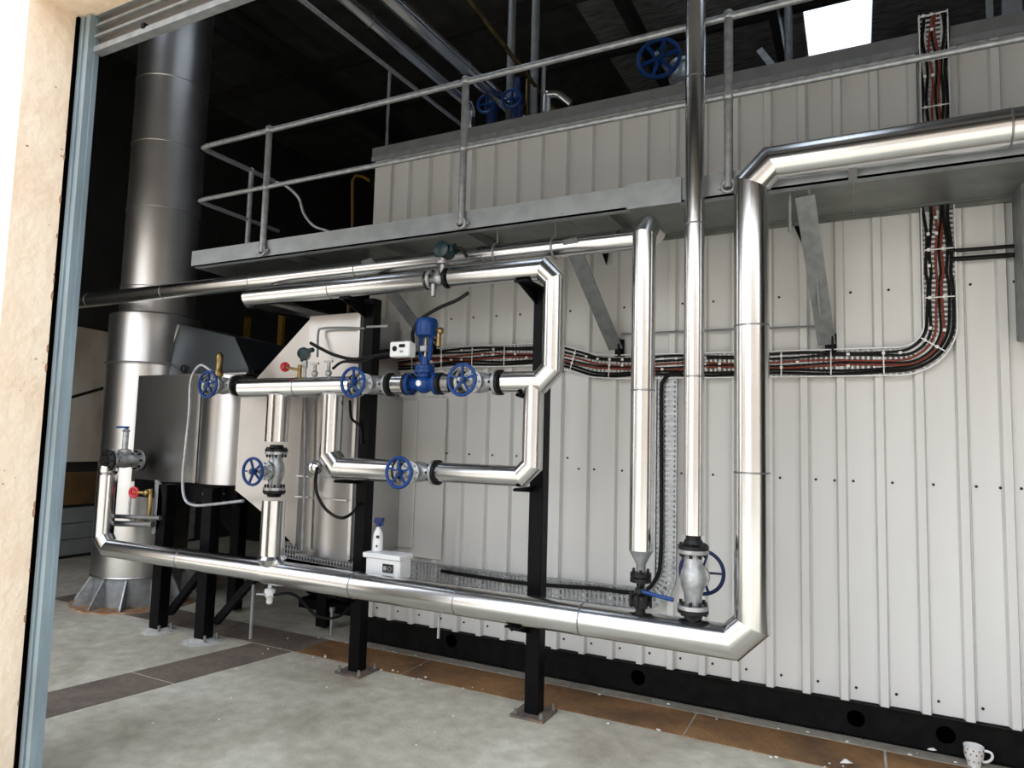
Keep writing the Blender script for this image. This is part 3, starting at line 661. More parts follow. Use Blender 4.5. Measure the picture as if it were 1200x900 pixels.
# drain trap hanging from the low pipe
dt = thing('drain_trap', 'small white drain fitting hanging under the low pipe tee', 'valve', (-3.40, YP, 0.40))
part('body', MB().lathe([(0.014, 0.535), (0.014, 0.515), (0.034, 0.505), (0.036, 0.47), (0.020, 0.45), (0.020, 0.42), (0.008, 0.41)], (-3.40, YP, 0), (0, 0, 1), 14), 'white_plastic', dt)
part('lever', MB().bar((-3.40, YP-0.03, 0.48), (-3.47, YP-0.04, 0.475), 0.02, 0.01), 'silver_cast', dt)
solo('drain_hose', MB().tube([(-3.37, YP, 0.475), at(345, 697, 1, 3.4), at(372, 722, 1, 3.5), at(398, 722, 1, 3.6), at(415, 705, 1, 3.8)], 0.009, 8), 'rubber', 'thin dark hose sagging from the white drain fitting', 'hose')
a = at(297, 685, 1, 3.36); solo('drain_tube', MB().cyl(a, Vector((a.x, a.y, 0.16)), 0.010, 8), 'galvanised_dull', 'thin drain tube hanging below the low pipe beside the white fitting', 'tube')
a = at(388, 742, 2, 0.02); solo('floor_stub', MB().cyl((a.x, a.y, 0.004), (a.x, a.y, 0.20), 0.013, 10).cyl((a.x, a.y, 0.18), (a.x, a.y, 0.21), 0.020, 8), 'galvanised', 'short grey tube standing on the floor plates near the first post', 'tube')
a = at(514, 735, 1, 3.34); solo('drain_tube', MB().cyl((a.x, a.y, ZM-0.06), (a.x, a.y, at(514, 748, 1, 3.34).z), 0.008, 8), 'galvanised', 'thin tube hanging beside the black skid between the two posts', 'tube')

# ---- black posts of the pipe frame
def post(x, y, h, label, arm_z):
    r = thing('pipe_post', label, 'post', (x, y, 0))
    part('upright', MB().box((x-0.042, y-0.042, 0.012), (x+0.042, y+0.042, h)), 'black_steel', r, bevel=0.004)
    b = part('base_plate', MB().box((x-0.10, y-0.10, 0.0), (x+0.10, y+0.10, 0.013)), 'base_rust', r)
    for sx_ in (-1, 1):
        for sy_ in (-1, 1):
            part('anchor_bolt', MB().cyl((x+sx_*0.078, y+sy_*0.078, 0.01), (x+sx_*0.078, y+sy_*0.078, 0.045), 0.009, 6).cyl((x+sx_*0.078, y+sy_*0.078, 0.012), (x+sx_*0.078, y+sy_*0.078, 0.024), 0.015, 6), 'dull_steel', b)
    for z in arm_z:
        br = MB()
        dz, w0 = (0.085, 0.055) if z > 2 or z < 1 else (0.03, 0.02)
        br.prism([(x-0.030, y-0.04, z), (x-0.030, y-0.27, z), (x-0.030, y-0.27, z-0.012), (x-0.030, y-0.04, z-dz)], (0.008, 0, 0))
        br.box((x-w0, y-0.28, z-0.002), (x+w0-0.02, y-0.04, z+0.006))
        part('bracket', br, 'black_steel', r)
    return r
post(-1.618, 3.565, 2.38, 'black square steel post standing in front of the ribbed wall', (ZM-0.088, 1.245, 1.755, 2.374))
post(-2.885, 3.60, 2.42, 'black square steel post beside the tall end of the duct casing', (ZM-0.088, 1.225, 2.374))

# ================================================================== CHIMNEY STACK
SX, SY = -5.75, 4.07
st = thing('chimney_stack', 'tall round stainless chimney stack on a wider cylindrical base', 'chimney', (SX, SY, 0))
for z0, z1 in ((2.50, 2.80), (2.80, 3.52), (3.52, 4.13), (4.13, 4.74), (4.74, 5.5), (5.5, 6.18)):
    part('flue_section', MB().lathe([(0.31, z0), (0.31, z1-0.02), (0.316, z1-0.014), (0.316, z1)], (SX, SY, 0), (0, 0, 1), 48), 'stack_steel', st)
part('base_drum', MB().lathe([(0.38, 0.26), (0.38, 2.08), (0.384, 2.085), (0.384, 2.10), (0.38, 2.11), (0.38, 2.53), (0.30, 2.56)], (SX, SY, 0), (0, 0, 1), 56), 'stainless', st)
part('drum_lip', MB().torus((SX, SY, 0.26), (0, 0, 1), 0.378, 0.010, 48, 8), 'stainless', st)
part('skirt', MB().lathe([(0.355, 0.015), (0.355, 0.27)], (SX, SY, 0), (0, 0, 1), 48), 'galvanised_dull', st)
part('base_ring', MB().lathe([(0.52, 0), (0.52, 0.014), (0.36, 0.016)], (SX, SY, 0), (0, 0, 1), 48), 'rust', st)
for k in range(12):
    t = 2*PI*k/12+0.18; d = Vector((math.cos(t), math.sin(t), 0)); s_ = Vector((-d.y, d.x, 0))*0.006
    o_ = Vector((SX, SY, 0))
    part('gusset', MB().prism([o_+d*0.355+Vector((0, 0, 0.015))-s_, o_+d*0.50+Vector((0, 0, 0.015))-s_, o_+d*0.50+Vector((0, 0, 0.03))-s_, o_+d*0.372+Vector((0, 0, 0.245))-s_, o_+d*0.355+Vector((0, 0, 0.245))-s_], s_*2), 'galvanised', st)
part('band_clamp', MB().torus((SX, SY, 2.095), (0, 0, 1), 0.386, 0.008, 48, 6), 'dull_steel', st)

# ================================================================== STAINLESS DUCT CASING
DC = thing('duct_casing', 'stainless clad flue duct with a tall flared end beside the first black post', 'duct', (-4.0, 3.9, 0.7))
def skin(name, ptsF, depth, m, label=None, bevel=0.006):
    return part(name, MB().prism(ptsF, depth), m, DC, bevel=bevel, label=label)
YD = 3.60
def loft(cols, name, m):
    """panel lofted through columns of (x, y, z0, z1), closed with a back 0.5 m behind"""
    b = MB(); n = len(cols); yb = 4.12
    vs = [(x, y, z0) for x, y, z0, z1 in cols]+[(x, y, z1) for x, y, z0, z1 in cols]
    fs = [(i, i+1, n+i+1, n+i) for i in range(n-1)]
    b.add(vs, fs, True)
    vb = [(x, yb, z0) for x, y, z0, z1 in cols]+[(x, yb, z1) for x, y, z0, z1 in cols]
    b.add(vs+vb, [(n+i, n+i+1, 3*n+i+1, 3*n+i) for i in range(n-1)]+[(i+1, i, 2*n+i, 2*n+i+1) for i in range(n-1)]+[(0, n, 3*n, 2*n), (n-1, 3*n-1+0, 4*n-1, 2*n-1) if False else (n-1, 2*n-1, 4*n-1, 3*n-1)])
    return part(name, b, m, DC)
# end section: flat panel turned a little towards the stack
loft([(-5.36, 3.665, 1.085, 1.962), (-4.52, 3.60, 1.120, 1.945)], 'end_panel', 'stainless')
part('seam_strip', MB().bar((-4.515, 3.592, 1.118), (-4.515, 3.592, 1.947), 0.022, 0.01, (0, 1, 0)), 'stainless', DC)
# rounded middle section, bulging forwards
cols = []
for i in range(17):
    t = i/16; x = -4.50+0.42*t
    cols.append((x, 3.60-0.075*math.sin(PI*t)**0.8+0.005, 1.122 if x < -4.14 else 1.122-0.0, 1.945-0.01*t))
loft(cols, 'rounded_panel', 'stainless')
# transition and tall end
cols = []
for i in range(15):
    t = i/14; x = -4.08+0.61*t
    z0 = 1.118 if x < -4.133 else 1.118-0.42*(x+4.133)/(0.723)
    cols.append((x, 3.605+0.03*math.sin(PI*t), z0, 1.79))
loft(cols, 'transition_panel', 'stainless')
cols = []
for i in range(17):
    t = i/16; x = -3.47+0.485*t
    cols.append((x, 3.605-0.05*math.sin(PI*t), 0.765-0.07*min(1, t*6) if t < 1/6 else 0.697, 1.80))
loft(cols, 'bowed_panel', 'stainless')
b = MB().prism([(-4.08, 3.62, 1.80), (-3.45, 3.62, 1.80), (-3.42, 3.60, 2.338)], (0, 0.45, 0)); part('sloped_cheek', b, 'stainless', DC, bevel=0.004)
part('tall_panel', MB().box((-3.445, 3.60, 1.805), (-2.985, 4.05, 2.345)), 'stainless', DC, bevel=0.006)
part('edge_flange', MB().box((-2.99, 3.575, 0.69), (-2.965, 3.62, 2.35)), 'stainless', DC)
part('lower_flange', MB().box((-3.42, 3.56, 0.688), (-2.965, 3.62, 0.702)), 'stainless', DC)
for z in (1.22, 1.08):
    part('seam_strip', MB().box((-3.44, 3.545, z), (-2.99, 3.60, z+0.008)), 'stainless', DC)
part('lid_seam', MB().box((-5.34, 3.66, 1.95), (-4.1, 4.1, 1.962)), 'stainless', DC)

# dark hood behind the duct
hd = thing('flue_hood', 'dark sheet metal hood with a sloped pale side behind the duct', 'hood', (-4.9, 4.1, 1.97))
h = [at(190, 440, 1, 3.96), at(212, 380, 1, 4.02), at(275, 395, 1, 4.02), at(291, 432, 1, 3.98), at(291, 442, 1, 3.96)]
part('front_panel', MB().prism(h, (0.0, 0.06, 0)), 'hood_steel', hd)
part('side_panel', MB().prism([at(163, 441, 1, 3.80), at(170, 388, 1, 3.90), at(207, 383, 1, 4.0), at(186, 440, 1, 3.94)], (0, 0.03, 0)), 'hood_pale', hd)
part('corner_strip', MB().bar(at(188, 440, 1, 3.95), at(210, 381, 1, 4.01), 0.04, 0.02, (0, 1, 0)), 'stainless', hd)
part('top_panel', MB().prism([h[1]+Vector((0, 0.06, 0)), h[2]+Vector((0, 0.06, 0)), h[3]+Vector((0, 0.06, 0)), h[0]+Vector((0, 0.06, 0))], (0, 0.5, 0)), 'hood_steel', hd)
part('handle', MB().torus(at(215, 432, 1, 3.95), (0, 1, 0), 0.03, 0.008, 14, 6), 'black_iron', hd)

# support frame below the duct
sp = thing('duct_support', 'black steel stand with braced legs under the stainless duct', 'stand', (-4.55, 3.55, 0))
LEGS = [(-4.742, 3.545), (-4.247, 3.545), (-4.742, 4.25), (-3.75, 4.25)]
for x, y in LEGS:
    part('leg', MB().box((x-0.05, y-0.045, 0.02), (x+0.05, y+0.045, 1.10)), 'black_steel', sp, bevel=0.004)
part('top_beam', MB().box((-5.28, 3.64, 0.97), (-4.10, 3.70, 1.11)), 'black_steel', sp)
part('top_beam', MB().box((-5.28, 4.2, 0.97), (-3.6, 4.3, 1.09)), 'black_steel', sp)
part('brace', MB().bar((-4.69, 3.60, 0.13), (-4.30, 3.60, 0.55), 0.05, 0.05), 'black_steel', sp)
part('brace', MB().bar((-4.19, 3.60, 0.13), (-3.78, 3.66, 0.58), 0.05, 0.05), 'black_steel', sp)
part('cross_rail', MB().bar((-4.742, 3.56, 0.60), (-3.6, 3.60, 0.60), 0.05, 0.05), 'black_steel', sp)
bo = MB()
for px in (190, 204, 238, 252, 262):
    for py in (574, 583): bo.lathe([(0.011, 0), (0.009, 0.012)], (at(px, py, 1, 3.63).x, 3.642, at(px, py, 1, 3.63).z-0.03), (0, -1, 0), 6)
part('bolt', bo, 'dull_steel', sp, kind='stuff')
for k, (x, y) in enumerate(LEGS[:2]):
    gb = MB(); gb.lathe([(0.13+0.02*k, 0.0), (0.10, 0.014), (0.07, 0.026)], (x, y, 0), (0, 0, 1), 9, smooth=False)
    gp = part('grout_pad', gb, 'grout', sp)
    for s in (-1, 1): part('anchor_bolt', MB().cyl((x+0.075, y+s*0.05, 0.01), (x+0.075, y+s*0.05, 0.06), 0.010, 6), 'dull_steel', gp)

# boiler in the dark behind
bl = thing('boiler', 'large dark boiler drum lying in the shadow behind the duct', 'boiler', (-4.3, 5.6, 0.2))
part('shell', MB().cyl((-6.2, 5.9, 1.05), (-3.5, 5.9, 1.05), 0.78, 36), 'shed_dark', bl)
part('end_ring', MB().torus((-4.9, 5.9, 1.05), (1, 0, 0), 0.79, 0.03, 36, 8), 'black_steel', bl)
for x in (-5.6, -4.1):
    part('saddle', MB().box((x-0.1, 5.4, 0.0), (x+0.1, 6.4, 0.6)), 'black_steel', bl)
part('burner_box', MB().box((-4.7, 4.75, 0.55), (-3.8, 5.3, 1.25)), 'black_steel', bl, bevel=0.02)
part('burner_pipe', MB().tube([(-4.6, 4.72, 0.5), (-4.2, 4.70, 0.42), (-3.7, 4.72, 0.5), (-3.5, 4.8, 0.9)], 0.04, 12), 'black_iron', bl)

# low things in the shadow of the stand
gl = thing('pump_set', 'small dark pump and motor on the floor behind the stand', 'pump', (-4.0, 4.7, 0))
part('motor', MB().cyl((-4.35, 4.75, 0.20), (-3.95, 4.75, 0.20), 0.10, 16), 'black_steel', gl)
part('volute', MB().lathe([(0.13, 0), (0.14, 0.04), (0.10, 0.09)], (-3.93, 4.75, 0.20), (1, 0, 0), 18), 'black_iron', gl)
part('foot', MB().box((-4.4, 4.65, 0.0), (-3.8, 4.85, 0.08)), 'black_steel', gl)
solo('yellow_rail', MB().tube([at(413, 262, 1, 6.0), at(413, 212, 1, 6.0), at(417, 206, 1, 6.0), at(425, 207, 1, 6.0), at(433, 212, 1, 6.0)], 0.018, 8, False).cyl(at(413, 262, 1, 6.0), Vector((at(413, 262, 1, 6.0).x, 6.0, 0.0)), 0.018), 'yellow_paint', 'thin yellow rail with a hooked top behind the enclosure corner', 'rail')
for k, px in enumerate((291, 331)):
    a = at(px, 360, 1, 5.2); b_ = at(px, 415, 1, 5.2)
    solo('yellow_upright', MB().bar(Vector((a.x, 5.2, 2.75)), Vector((a.x, 5.2, 0.0)), 0.06, 0.04), 'yellow_paint', ['yellow upright behind the duct nearer the hood', 'yellow upright behind the sloped cheek of the casing'][k], 'post')
for k, (py, pb_) in enumerate(((213, 228), (264, 262))):
    a = at(98, py, 1, 5.4); b_ = at(150, pb_, 1, 5.4)
    solo('wall_pipe', MB().cyl(a, b_, 0.05, 14), 'galvanised_dull', ['upper grey pipe slanting in the dark beside the stack', 'lower grey level pipe in the dark beside the stack'][k], 'pipe')
a = at(457, 80, 1, 4.26)
solo('vent_rod', MB().cyl((a.x, 4.26, 3.742), (a.x, 4.26, a.z), 0.013, 8).box((a.x-0.04, 4.22, 3.740), (a.x+0.04, 4.30, 3.75)), 'dull_steel', 'thin upright grey rod on the enclosure roof end', 'rod')

# ================================================================== WALKWAY
wk = thing('walkway', 'galvanised walkway with tubular handrails along the top of the white enclosure', 'walkway', (-1.5, 3.7, 2.73))
YFa = 3.40
XWL = -4.44
part('fascia_beam', MB().box((XWL, YFa-0.012, 2.735), (-1.06, YFa, 2.855)).box((XWL, YFa-0.012, 2.735), (-1.06, YFa+0.05, 2.743)), 'fascia_zinc', wk)
part('fascia_beam', MB().box((-0.80, YFa-0.012, 2.735), (2.5, YFa, 2.855)).box((-0.80, YFa-0.012, 2.735), (2.5, YFa+0.05, 2.743)), 'fascia_zinc', wk)
part('splice_plate', MB().box((-1.065, YFa-0.026, 2.728), (-0.78, YFa-0.013, 2.862)), 'fascia_zinc', wk)
part('end_beam', MB().box((XWL, YFa, 2.735), (XWL+0.012, 4.16, 2.855)), 'fascia_zinc', wk)
for x0, x1 in ((XWL+0.01, -3.0), (-2.998, -1.5), (-1.498, 0.0), (0.002, 1.2), (1.202, 2.5)):
    part('deck_plate', MB().box((x0, YFa, 2.80), (x1, YW-0.035, 2.815)), 'soffit_steel', wk)
part('wall_angle', MB().box((-3.3, YW-0.05, 2.775), (2.5, YW-0.035, 2.80)).box((-3.3, YW-0.09, 2.793), (2.5, YW-0.035, 2.80)), 'soffit_steel', wk)
for x in (-3.6, -2.75, -2.1, -1.2):
    part('joist', MB().box((x-0.004, YFa+0.002, 2.745), (x+0.004, YW-0.06, 2.80)), 'soffit_steel', wk)
YR = 3.372
def foot(x, y):
    return MB().torus((x, y-0.006, 2.775), (0, 1, 0), 0.030, 0.009, 18, 8).box((x-0.05, y-0.004, 2.765), (x+0.05, y+0.006, 2.785))
for x in (-2.075, -3.69, -0.548, 0.98):
    s_ = part('stanchion', MB().cyl((x, YR, 2.765), (x, YR, 3.655), 0.022, 16).ball((x, YR, 3.655), 0.030, 12, 8).ball((x, YR, 3.235), 0.030, 12, 8), 'galvanised', wk)
    part('foot_clamp', foot(x, YR), 'galvanised', s_)
xs_ = at(264, 192, 1, 4.0)
s_ = part('stanchion', MB().cyl((-4.40, 3.86, 2.80), (-4.40, 3.86, 3.655), 0.020, 14).ball((-4.40, 3.86, 3.65), 0.026, 10, 6).ball((-4.40, 3.86, 3.235), 0.026, 10, 6), 'galvanised', wk)
part('top_rail', MB().tube([(2.5, YR, 3.648), (-4.32, YR, 3.648), (-4.385, YR+0.012, 3.648), (-4.40, YR+0.07, 3.648), (-4.40, 4.10, 3.648)], 0.019, 12, False), 'galvanised', wk)
part('mid_rail', MB().tube([(2.5, YR, 3.235), (-4.32, YR, 3.235), (-4.385, YR+0.012, 3.235), (-4.40, YR+0.07, 3.235), (-4.40, 4.18, 3.235)], 0.016, 12, False), 'galvanised', wk)
def strut(x0, z0, top, w=0.09):
    d = part('strut', MB().bar((x0, YW-0.06, z0), top, w, 0.012, (0, 1, 0.6)), 'galvanised_dull', wk)
    part('strut_shoe', MB().box((x0+0.025, YW-0.10, z0-0.05), (x0+0.035, YW-0.03, z0+0.06)).box((x0-0.01, YW-0.045, z0-0.05), (x0+0.05, YW-0.035, z0+0.06)), 'black_steel', d)
strut(-1.36, 2.10, (-1.43, 3.48, 2.64)); strut(-0.145, 2.08, (-0.215, 3.55, 2.74)); strut(-2.74, 2.16, (-2.86, 3.48, 2.66))
for x, z in ((-0.288, 2.70), (-1.464, 2.71)):
    part('clip', MB().prism([(x-0.02, YW-0.05, z+0.07), (x+0.05, YW-0.05, z+0.07), (x+0.03, YW-0.05, z-0.06)], (0, 0.012, 0)), 'black_steel', wk)
part('hanger_rod', MB().cyl((-0.20, 3.60, 2.80), (-0.17, 3.95, 2.22), 0.006, 8), 'galvanised', wk)
part('hanger_rod', MB().cyl((-0.28, 3.50, 2.80), (-0.28, 3.50, 2.55), 0.008, 8), 'galvanised', wk)
# bracket that carries the upper run
solo('pipe_bracket', MB().prism([(-0.02, YFa-0.014, 2.79), (-0.02, YP+0.0, 2.765), (-0.02, YP+0.0, 2.755), (-0.02, YFa-0.014, 2.715)], (0.035, 0, 0)), 'flashing_grey', 'small dark triangular bracket under the upper pipe run', 'bracket')
for k, (x0, x1) in enumerate(((-1.93, 0), (-1.55, 0))):
    solo('pipe_clamp', MB().torus((x0, 3.56, 2.622), (1, 0, 0), 0.064, 0.006, 24, 6).cyl((x0, 3.56, 2.68), (x0, 3.56, 2.80), 0.005, 6), 'galvanised', ['hanger clamp on the long pipe above the small teal-headed valve', 'hanger clamp on the long pipe near the sloping strut'][k], 'clamp')
for k, x in enumerate((-2.35, -3.02)):
    pass

# ================================================================== CABLE TRAYS
def arc(cx, cz, R, a0, a1, n=8):
    return [(cx+R*math.cos(a0+(a1-a0)*i/n), cz+R*math.sin(a0+(a1-a0)*i/n)) for i in range(n+1)]
def normals(path):
    out = []
    for i in range(len(path)):
        a = path[max(i-1, 0)]; b = path[min(i+1, len(path)-1)]; d = Vector((b[0]-a[0], b[1]-a[1])).normalized(); out.append(Vector((-d.y, d.x)))
    return out
def resample(path, step):
    out = [path[0]]; carry = 0
    for i in range(len(path)-1):
        a, b = Vector(path[i]), Vector(path[i+1]); L = (b-a).length; t = step-carry
        while t <= L:
            p = a.lerp(b, t/L); out.append((p.x, p.y)); t += step
        carry = (carry+L) % step
    return out
def strip(path, o0, o1, y0, y1):
    N = normals(path); rs = []
    for p, n in zip(path, N):
        a = (p[0]+n.x*o0, p[1]+n.y*o0); b = (p[0]+n.x*o1, p[1]+n.y*o1)
        rs.append([(a[0], y0, a[1]), (b[0], y0, b[1]), (b[0], y1, b[1]), (a[0], y1, a[1])])
    return MB().rings([[Vector(v) for v in r] for r in rs], smooth=False)
def tray(label, path, w, y, depth=0.03, pitch=0.026, ties=True, m='galvanised', name='cable_tray', rungw=0.011):
    c = path[len(path)//2]
    t = thing(name, label, 'cable tray', (c[0], y, c[1]))
    for s in (-1, 1):
        part('side_rail', strip(path, s*w/2-0.003, s*w/2+0.003, y-depth, y), m, t)
    for q in (-0.30, 0.0, 0.30):
        part('base_strip', strip(path, q*w-0.006, q*w+0.006, y-0.004, y-0.002), m, t)
    rp = resample(path, pitch); N = normals(rp); b = MB()
    for p, n in zip(rp, N):
        a = Vector((p[0]-n.x*w/2, y-0.005, p[1]-n.y*w/2)); e = Vector((p[0]+n.x*w/2, y-0.005, p[1]+n.y*w/2))
        b.bar(a, e, rungw, 0.003, (0, 1, 0))
    part('rung', b, m, t, kind='stuff')
    return t
R_ = 0.19
pathA = [(0.392, 3.835), (0.392, 3.0), (0.392, 2.165)]+arc(0.392-R_, 2.165, R_, 0, -PI/2, 9)[1:]+[(-0.5, 1.977), (-1.36, 1.985), (-1.50, 1.995), (-1.78, 2.075), (-1.90, 2.082), (-2.6, 2.085), (-3.25, 2.06)]
YT = YW-0.035
pathA_lo = [p for p in pathA if p[1] < 2.79]; pathA_lo = [(0.392, 2.79)]+pathA_lo
tray('wide slotted cable tray turning a rounded corner on the white wall', pathA_lo, 0.148, YT, m='tray_white')
tray('short upright cable tray over the edge of the enclosure roof above the walkway', [(0.392, 3.845), (0.392, 3.4), (0.392, 2.83)], 0.13, YT-0.03, m='tray_white')
ca = []
rnd = random.Random(3)
offs = [(-0.056, 'rubber', 0.0075), (-0.038, 'rubber', 0.0075), (-0.012, 'cable_red', 0.006), (0.004, 'rubber', 0.006), (0.017, 'cable_red', 0.006), (0.037, 'rubber', 0.0075), (0.055, 'rubber', 0.0085)]
ORD = ['black cable running along the outer lower edge of the wide tray bend', 'black cable next to the one at the lower edge of the wide tray', 'rusty red cable below the thin middle black cable in the wide tray', 'thin black cable between the two red cables of the wide tray', 'rusty red cable above the thin middle black cable in the wide tray', 'black cable above the red cables, next to last in the wide tray', 'thicker black cable along the upper inner edge of the wide tray']
dense = resample(pathA, 0.05)
Nn = normals(dense)
for k, (of, m, r) in enumerate(offs):
    pts = []; ph = rnd.uniform(0, 6)
    for i, (p, n) in enumerate(zip(dense, Nn)):
        w = of+0.006*math.sin(i*0.45+ph)
        if p[1] > 2.4: w += 0.008*math.sin(i*0.8+ph)
        pts.append(Vector((p[0]+n.x*w, YT-0.016-0.002*math.sin(i*0.6+ph)-(0.03 if p[1] > 2.80 else 0), p[1]+n.y*w)))
    pts = [Vector((pts[0].x, YT+0.35, 3.80)), Vector((pts[0].x, YT+0.08, 3.83))]+pts
    solo('power_cable', MB().tube(pts, r, 7, True, 2), m, ORD[k], 'cable', 'cables strapped in the wide wall tray')
tb = MB()
tp = resample(pathA, 0.085); tn = normals(tp)
for i, (p, n) in enumerate(zip(tp, tn)):
    if rnd.random() < 0.15: continue
    yy = YT-0.029-(0.03 if p[1] > 2.80 else 0)
    if i % 3 == 0: tb.bar(Vector((p[0]-n.x*0.066, yy, p[1]-n.y*0.066)), Vector((p[0]+n.x*0.066, yy, p[1]+n.y*0.066)), 0.006, 0.002, (0, 1, 0))
    for q in (-0.045, -0.008, 0.02):
        if rnd.random() < 0.5:
            d = Vector((n.y, 0, -n.x))*0.008
            cpt = Vector((p[0]+n.x*q, yy-0.001, p[1]+n.y*q)); tb.bar(cpt-d, cpt+d, 0.014, 0.003, (0, 1, 0))
tie = solo('cable_ties', tb, 'cable_tie', 'white cable ties strapping the bundle to the wide wall tray', 'cable tie'); tie['kind'] = 'stuff'
# narrow tray
pathB = [(-1.035, 1.90), (-1.035, 0.73)]+arc(-1.035-0.16, 0.73, 0.16, 0, -PI/2, 8)[1:]+[(-2.0, 0.56), (-2.9, 0.56), (-4.2, 0.60)]
tray('narrow slotted cable tray dropping beside the riser and running low along the wall', pathB, 0.125, YT, pitch=0.030, rungw=0.016, m='galvanised')
pts = [(-0.945, YT-0.03, 1.93), (-1.00, YT-0.04, 1.935), (-1.05, YT-0.04, 1.89), (-1.065, YT-0.03, 1.80), (-1.06, YT-0.03, 1.3), (-1.06, YT-0.03, 0.85), (-1.09, YT-0.03, 0.70), (-1.20, YT-0.03, 0.61), (-1.5, YT-0.03, 0.60), (-2.0, YT-0.03, 0.575), (-2.6, YT-0.03, 0.585)]
solo('power_cable', MB().tube(pts, 0.012, 8), 'rubber', 'single black cable dropping down the narrow tray and away along the wall', 'cable')
# two cables to the cabinet
for k, z in enumerate((2.545, 2.50)):
    solo('power_cable', MB().tube([(0.44, YT-0.03, z), (0.55, YT-0.02, z), (0.80, YT-0.02, z-0.002)], 0.010 if k == 0 else 0.013, 8), 'rubber', ['upper short black cable from tray to the grey cabinet', 'lower short black cable from tray to the grey cabinet'][k], 'cable')
# cabinet at the edge of the view
cb = thing('wall_cabinet', 'grey steel cabinet on the white wall at the edge of the view', 'cabinet', (0.95, 4.0, 2.1))
part('box', MB().box((0.716, 3.93, 2.06), (1.25, YW-0.03, 2.90)), 'galvanised_dull', cb, bevel=0.006)
part('door', MB().box((0.73, 3.912, 2.075), (1.235, 3.932, 2.885)), 'galvanised_dull', cb, bevel=0.004)
solo('wall_conduit', MB().tube([(-1.33, YW-0.04, 2.195), (-0.6, YW-0.04, 2.19), (-0.17, YW-0.04, 2.185)], 0.007, 8, False), 'galvanised_dull', 'thin level conduit on the wall just above the wide tray', 'conduit')

# flexible cables about the valves
Qv = lambda px, py, y=YP-0.03: at(px, py, 1, y)
solo('signal_cable', MB().tube([Qv(549, 343), Qv(535, 352), Qv(512, 362), Qv(492, 375), Qv(484, 388), Qv(484, 402, YP-0.07)], 0.011, 8), 'rubber', 'thick black cable arching above the white positioner box', 'cable')
solo('signal_cable', MB().tube([Qv(364, 402), Qv(375, 408), Qv(392, 416), Qv(415, 421), Qv(440, 417), Qv(465, 413), Qv(477, 410, YP-0.07)], 0.011, 8), 'rubber', 'black cable running from the teal transmitter to the positioner box', 'cable')
solo('signal_cable', MB().tube([Qv(390, 432), Qv(402, 424), Qv(425, 424), Qv(445, 416), Qv(470, 414)], 0.009, 8), 'rubber', 'black cable lying below the transmitter cable beside the gauge cock', 'cable')
solo('signal_cable', MB().tube([Qv(372, 548, YP-0.09), Qv(370, 562), Qv(372, 580), Qv(383, 598), Qv(400, 607), Qv(414, 600, 3.45), Qv(420, 590, 3.55)], 0.010, 8), 'rubber', 'black cable looping below the rounded bypass elbow', 'cable')
solo('signal_cable', MB().tube([Qv(410, 470, YP+0.05), Qv(412, 490, 3.5), Qv(422, 500, 3.55), Qv(424, 520, 3.55)], 0.009, 8), 'rubber', 'short black cable curling down beside the first post', 'cable')
# messy cable bundle left of the control valve
solo('cable_bundle', MB().tube([at(424, 430, 1, 3.75), at(436, 418, 1, 3.75), at(452, 415, 1, 3.80), at(475, 412, 1, 3.95)], 0.035, 10), 'rubber', 'thick black cable bundle behind the first blue wheel of the control run', 'cable')

# ================================================================== SMALL THINGS
# white unit and spray bottle
ub = thing('control_unit', 'small white control box with a dark display behind the low pipe', 'control box', (-2.57, 3.46, 0.70))
part('case', MB().box((-2.695, 3.40, 0.655), (-2.44, 3.52, 0.775)), 'white_plastic', ub, bevel=0.008)
part('lid', MB().box((-2.715, 3.39, 0.768), (-2.435, 3.53, 0.800)), 'white_plastic', ub, bevel=0.006)
dsp = part('display', MB().box((-2.56, 3.392, 0.695), (-2.485, 3.401, 0.745)), 'screen_dark', ub)
part('digit', MB().box((-2.553, 3.390, 0.708), (-2.530, 3.393, 0.732)), 'dull_steel', dsp)
part('digit', MB().torus((-2.506, 3.391, 0.72), (0, 1, 0), 0.012, 0.003, 12, 6), 'dull_steel', dsp)
part('support_arm', MB().box((-2.86, 3.45, 0.64), (-2.46, 3.50, 0.656)), 'black_steel', ub)
bx, by, bz = -2.655, 3.46, 0.801
sb = thing('spray_bottle', 'white spray bottle with a blue trigger head on the white control box', 'bottle', (bx, by, bz))
part('bottle', MB().lathe([(0.028, 0), (0.032, 0.004), (0.032, 0.085), (0.026, 0.115), (0.013, 0.14), (0.013, 0.152)], (bx, by, bz), (0, 0, 1), 20), 'white_plastic', sb)
part('label_patch', MB().box((bx+0.012, by-0.034, bz+0.085), (bx+0.028, by-0.024, bz+0.10)).box((bx+0.012, by-0.034, bz+0.03), (bx+0.02, by-0.028, bz+0.042)), 'screen_dark', sb)
th = part('trigger_head', MB().cyl((bx, by, bz+0.150), (bx, by, bz+0.170), 0.017, 14).prism([(bx-0.030, by-0.012, bz+0.176), (bx-0.022, by-0.012, bz+0.203), (bx+0.034, by-0.012, bz+0.206), (bx+0.036, by-0.012, bz+0.186), (bx+0.012, by-0.012, bz+0.168), (bx-0.012, by-0.012, bz+0.166)], (0, 0.024, 0)), 'dark_blue_paint', sb)
part('trigger', MB().bar((bx+0.024, by, bz+0.186), (bx+0.032, by, bz+0.158), 0.012, 0.008, (0, 1, 0)), 'blue_paint', th)
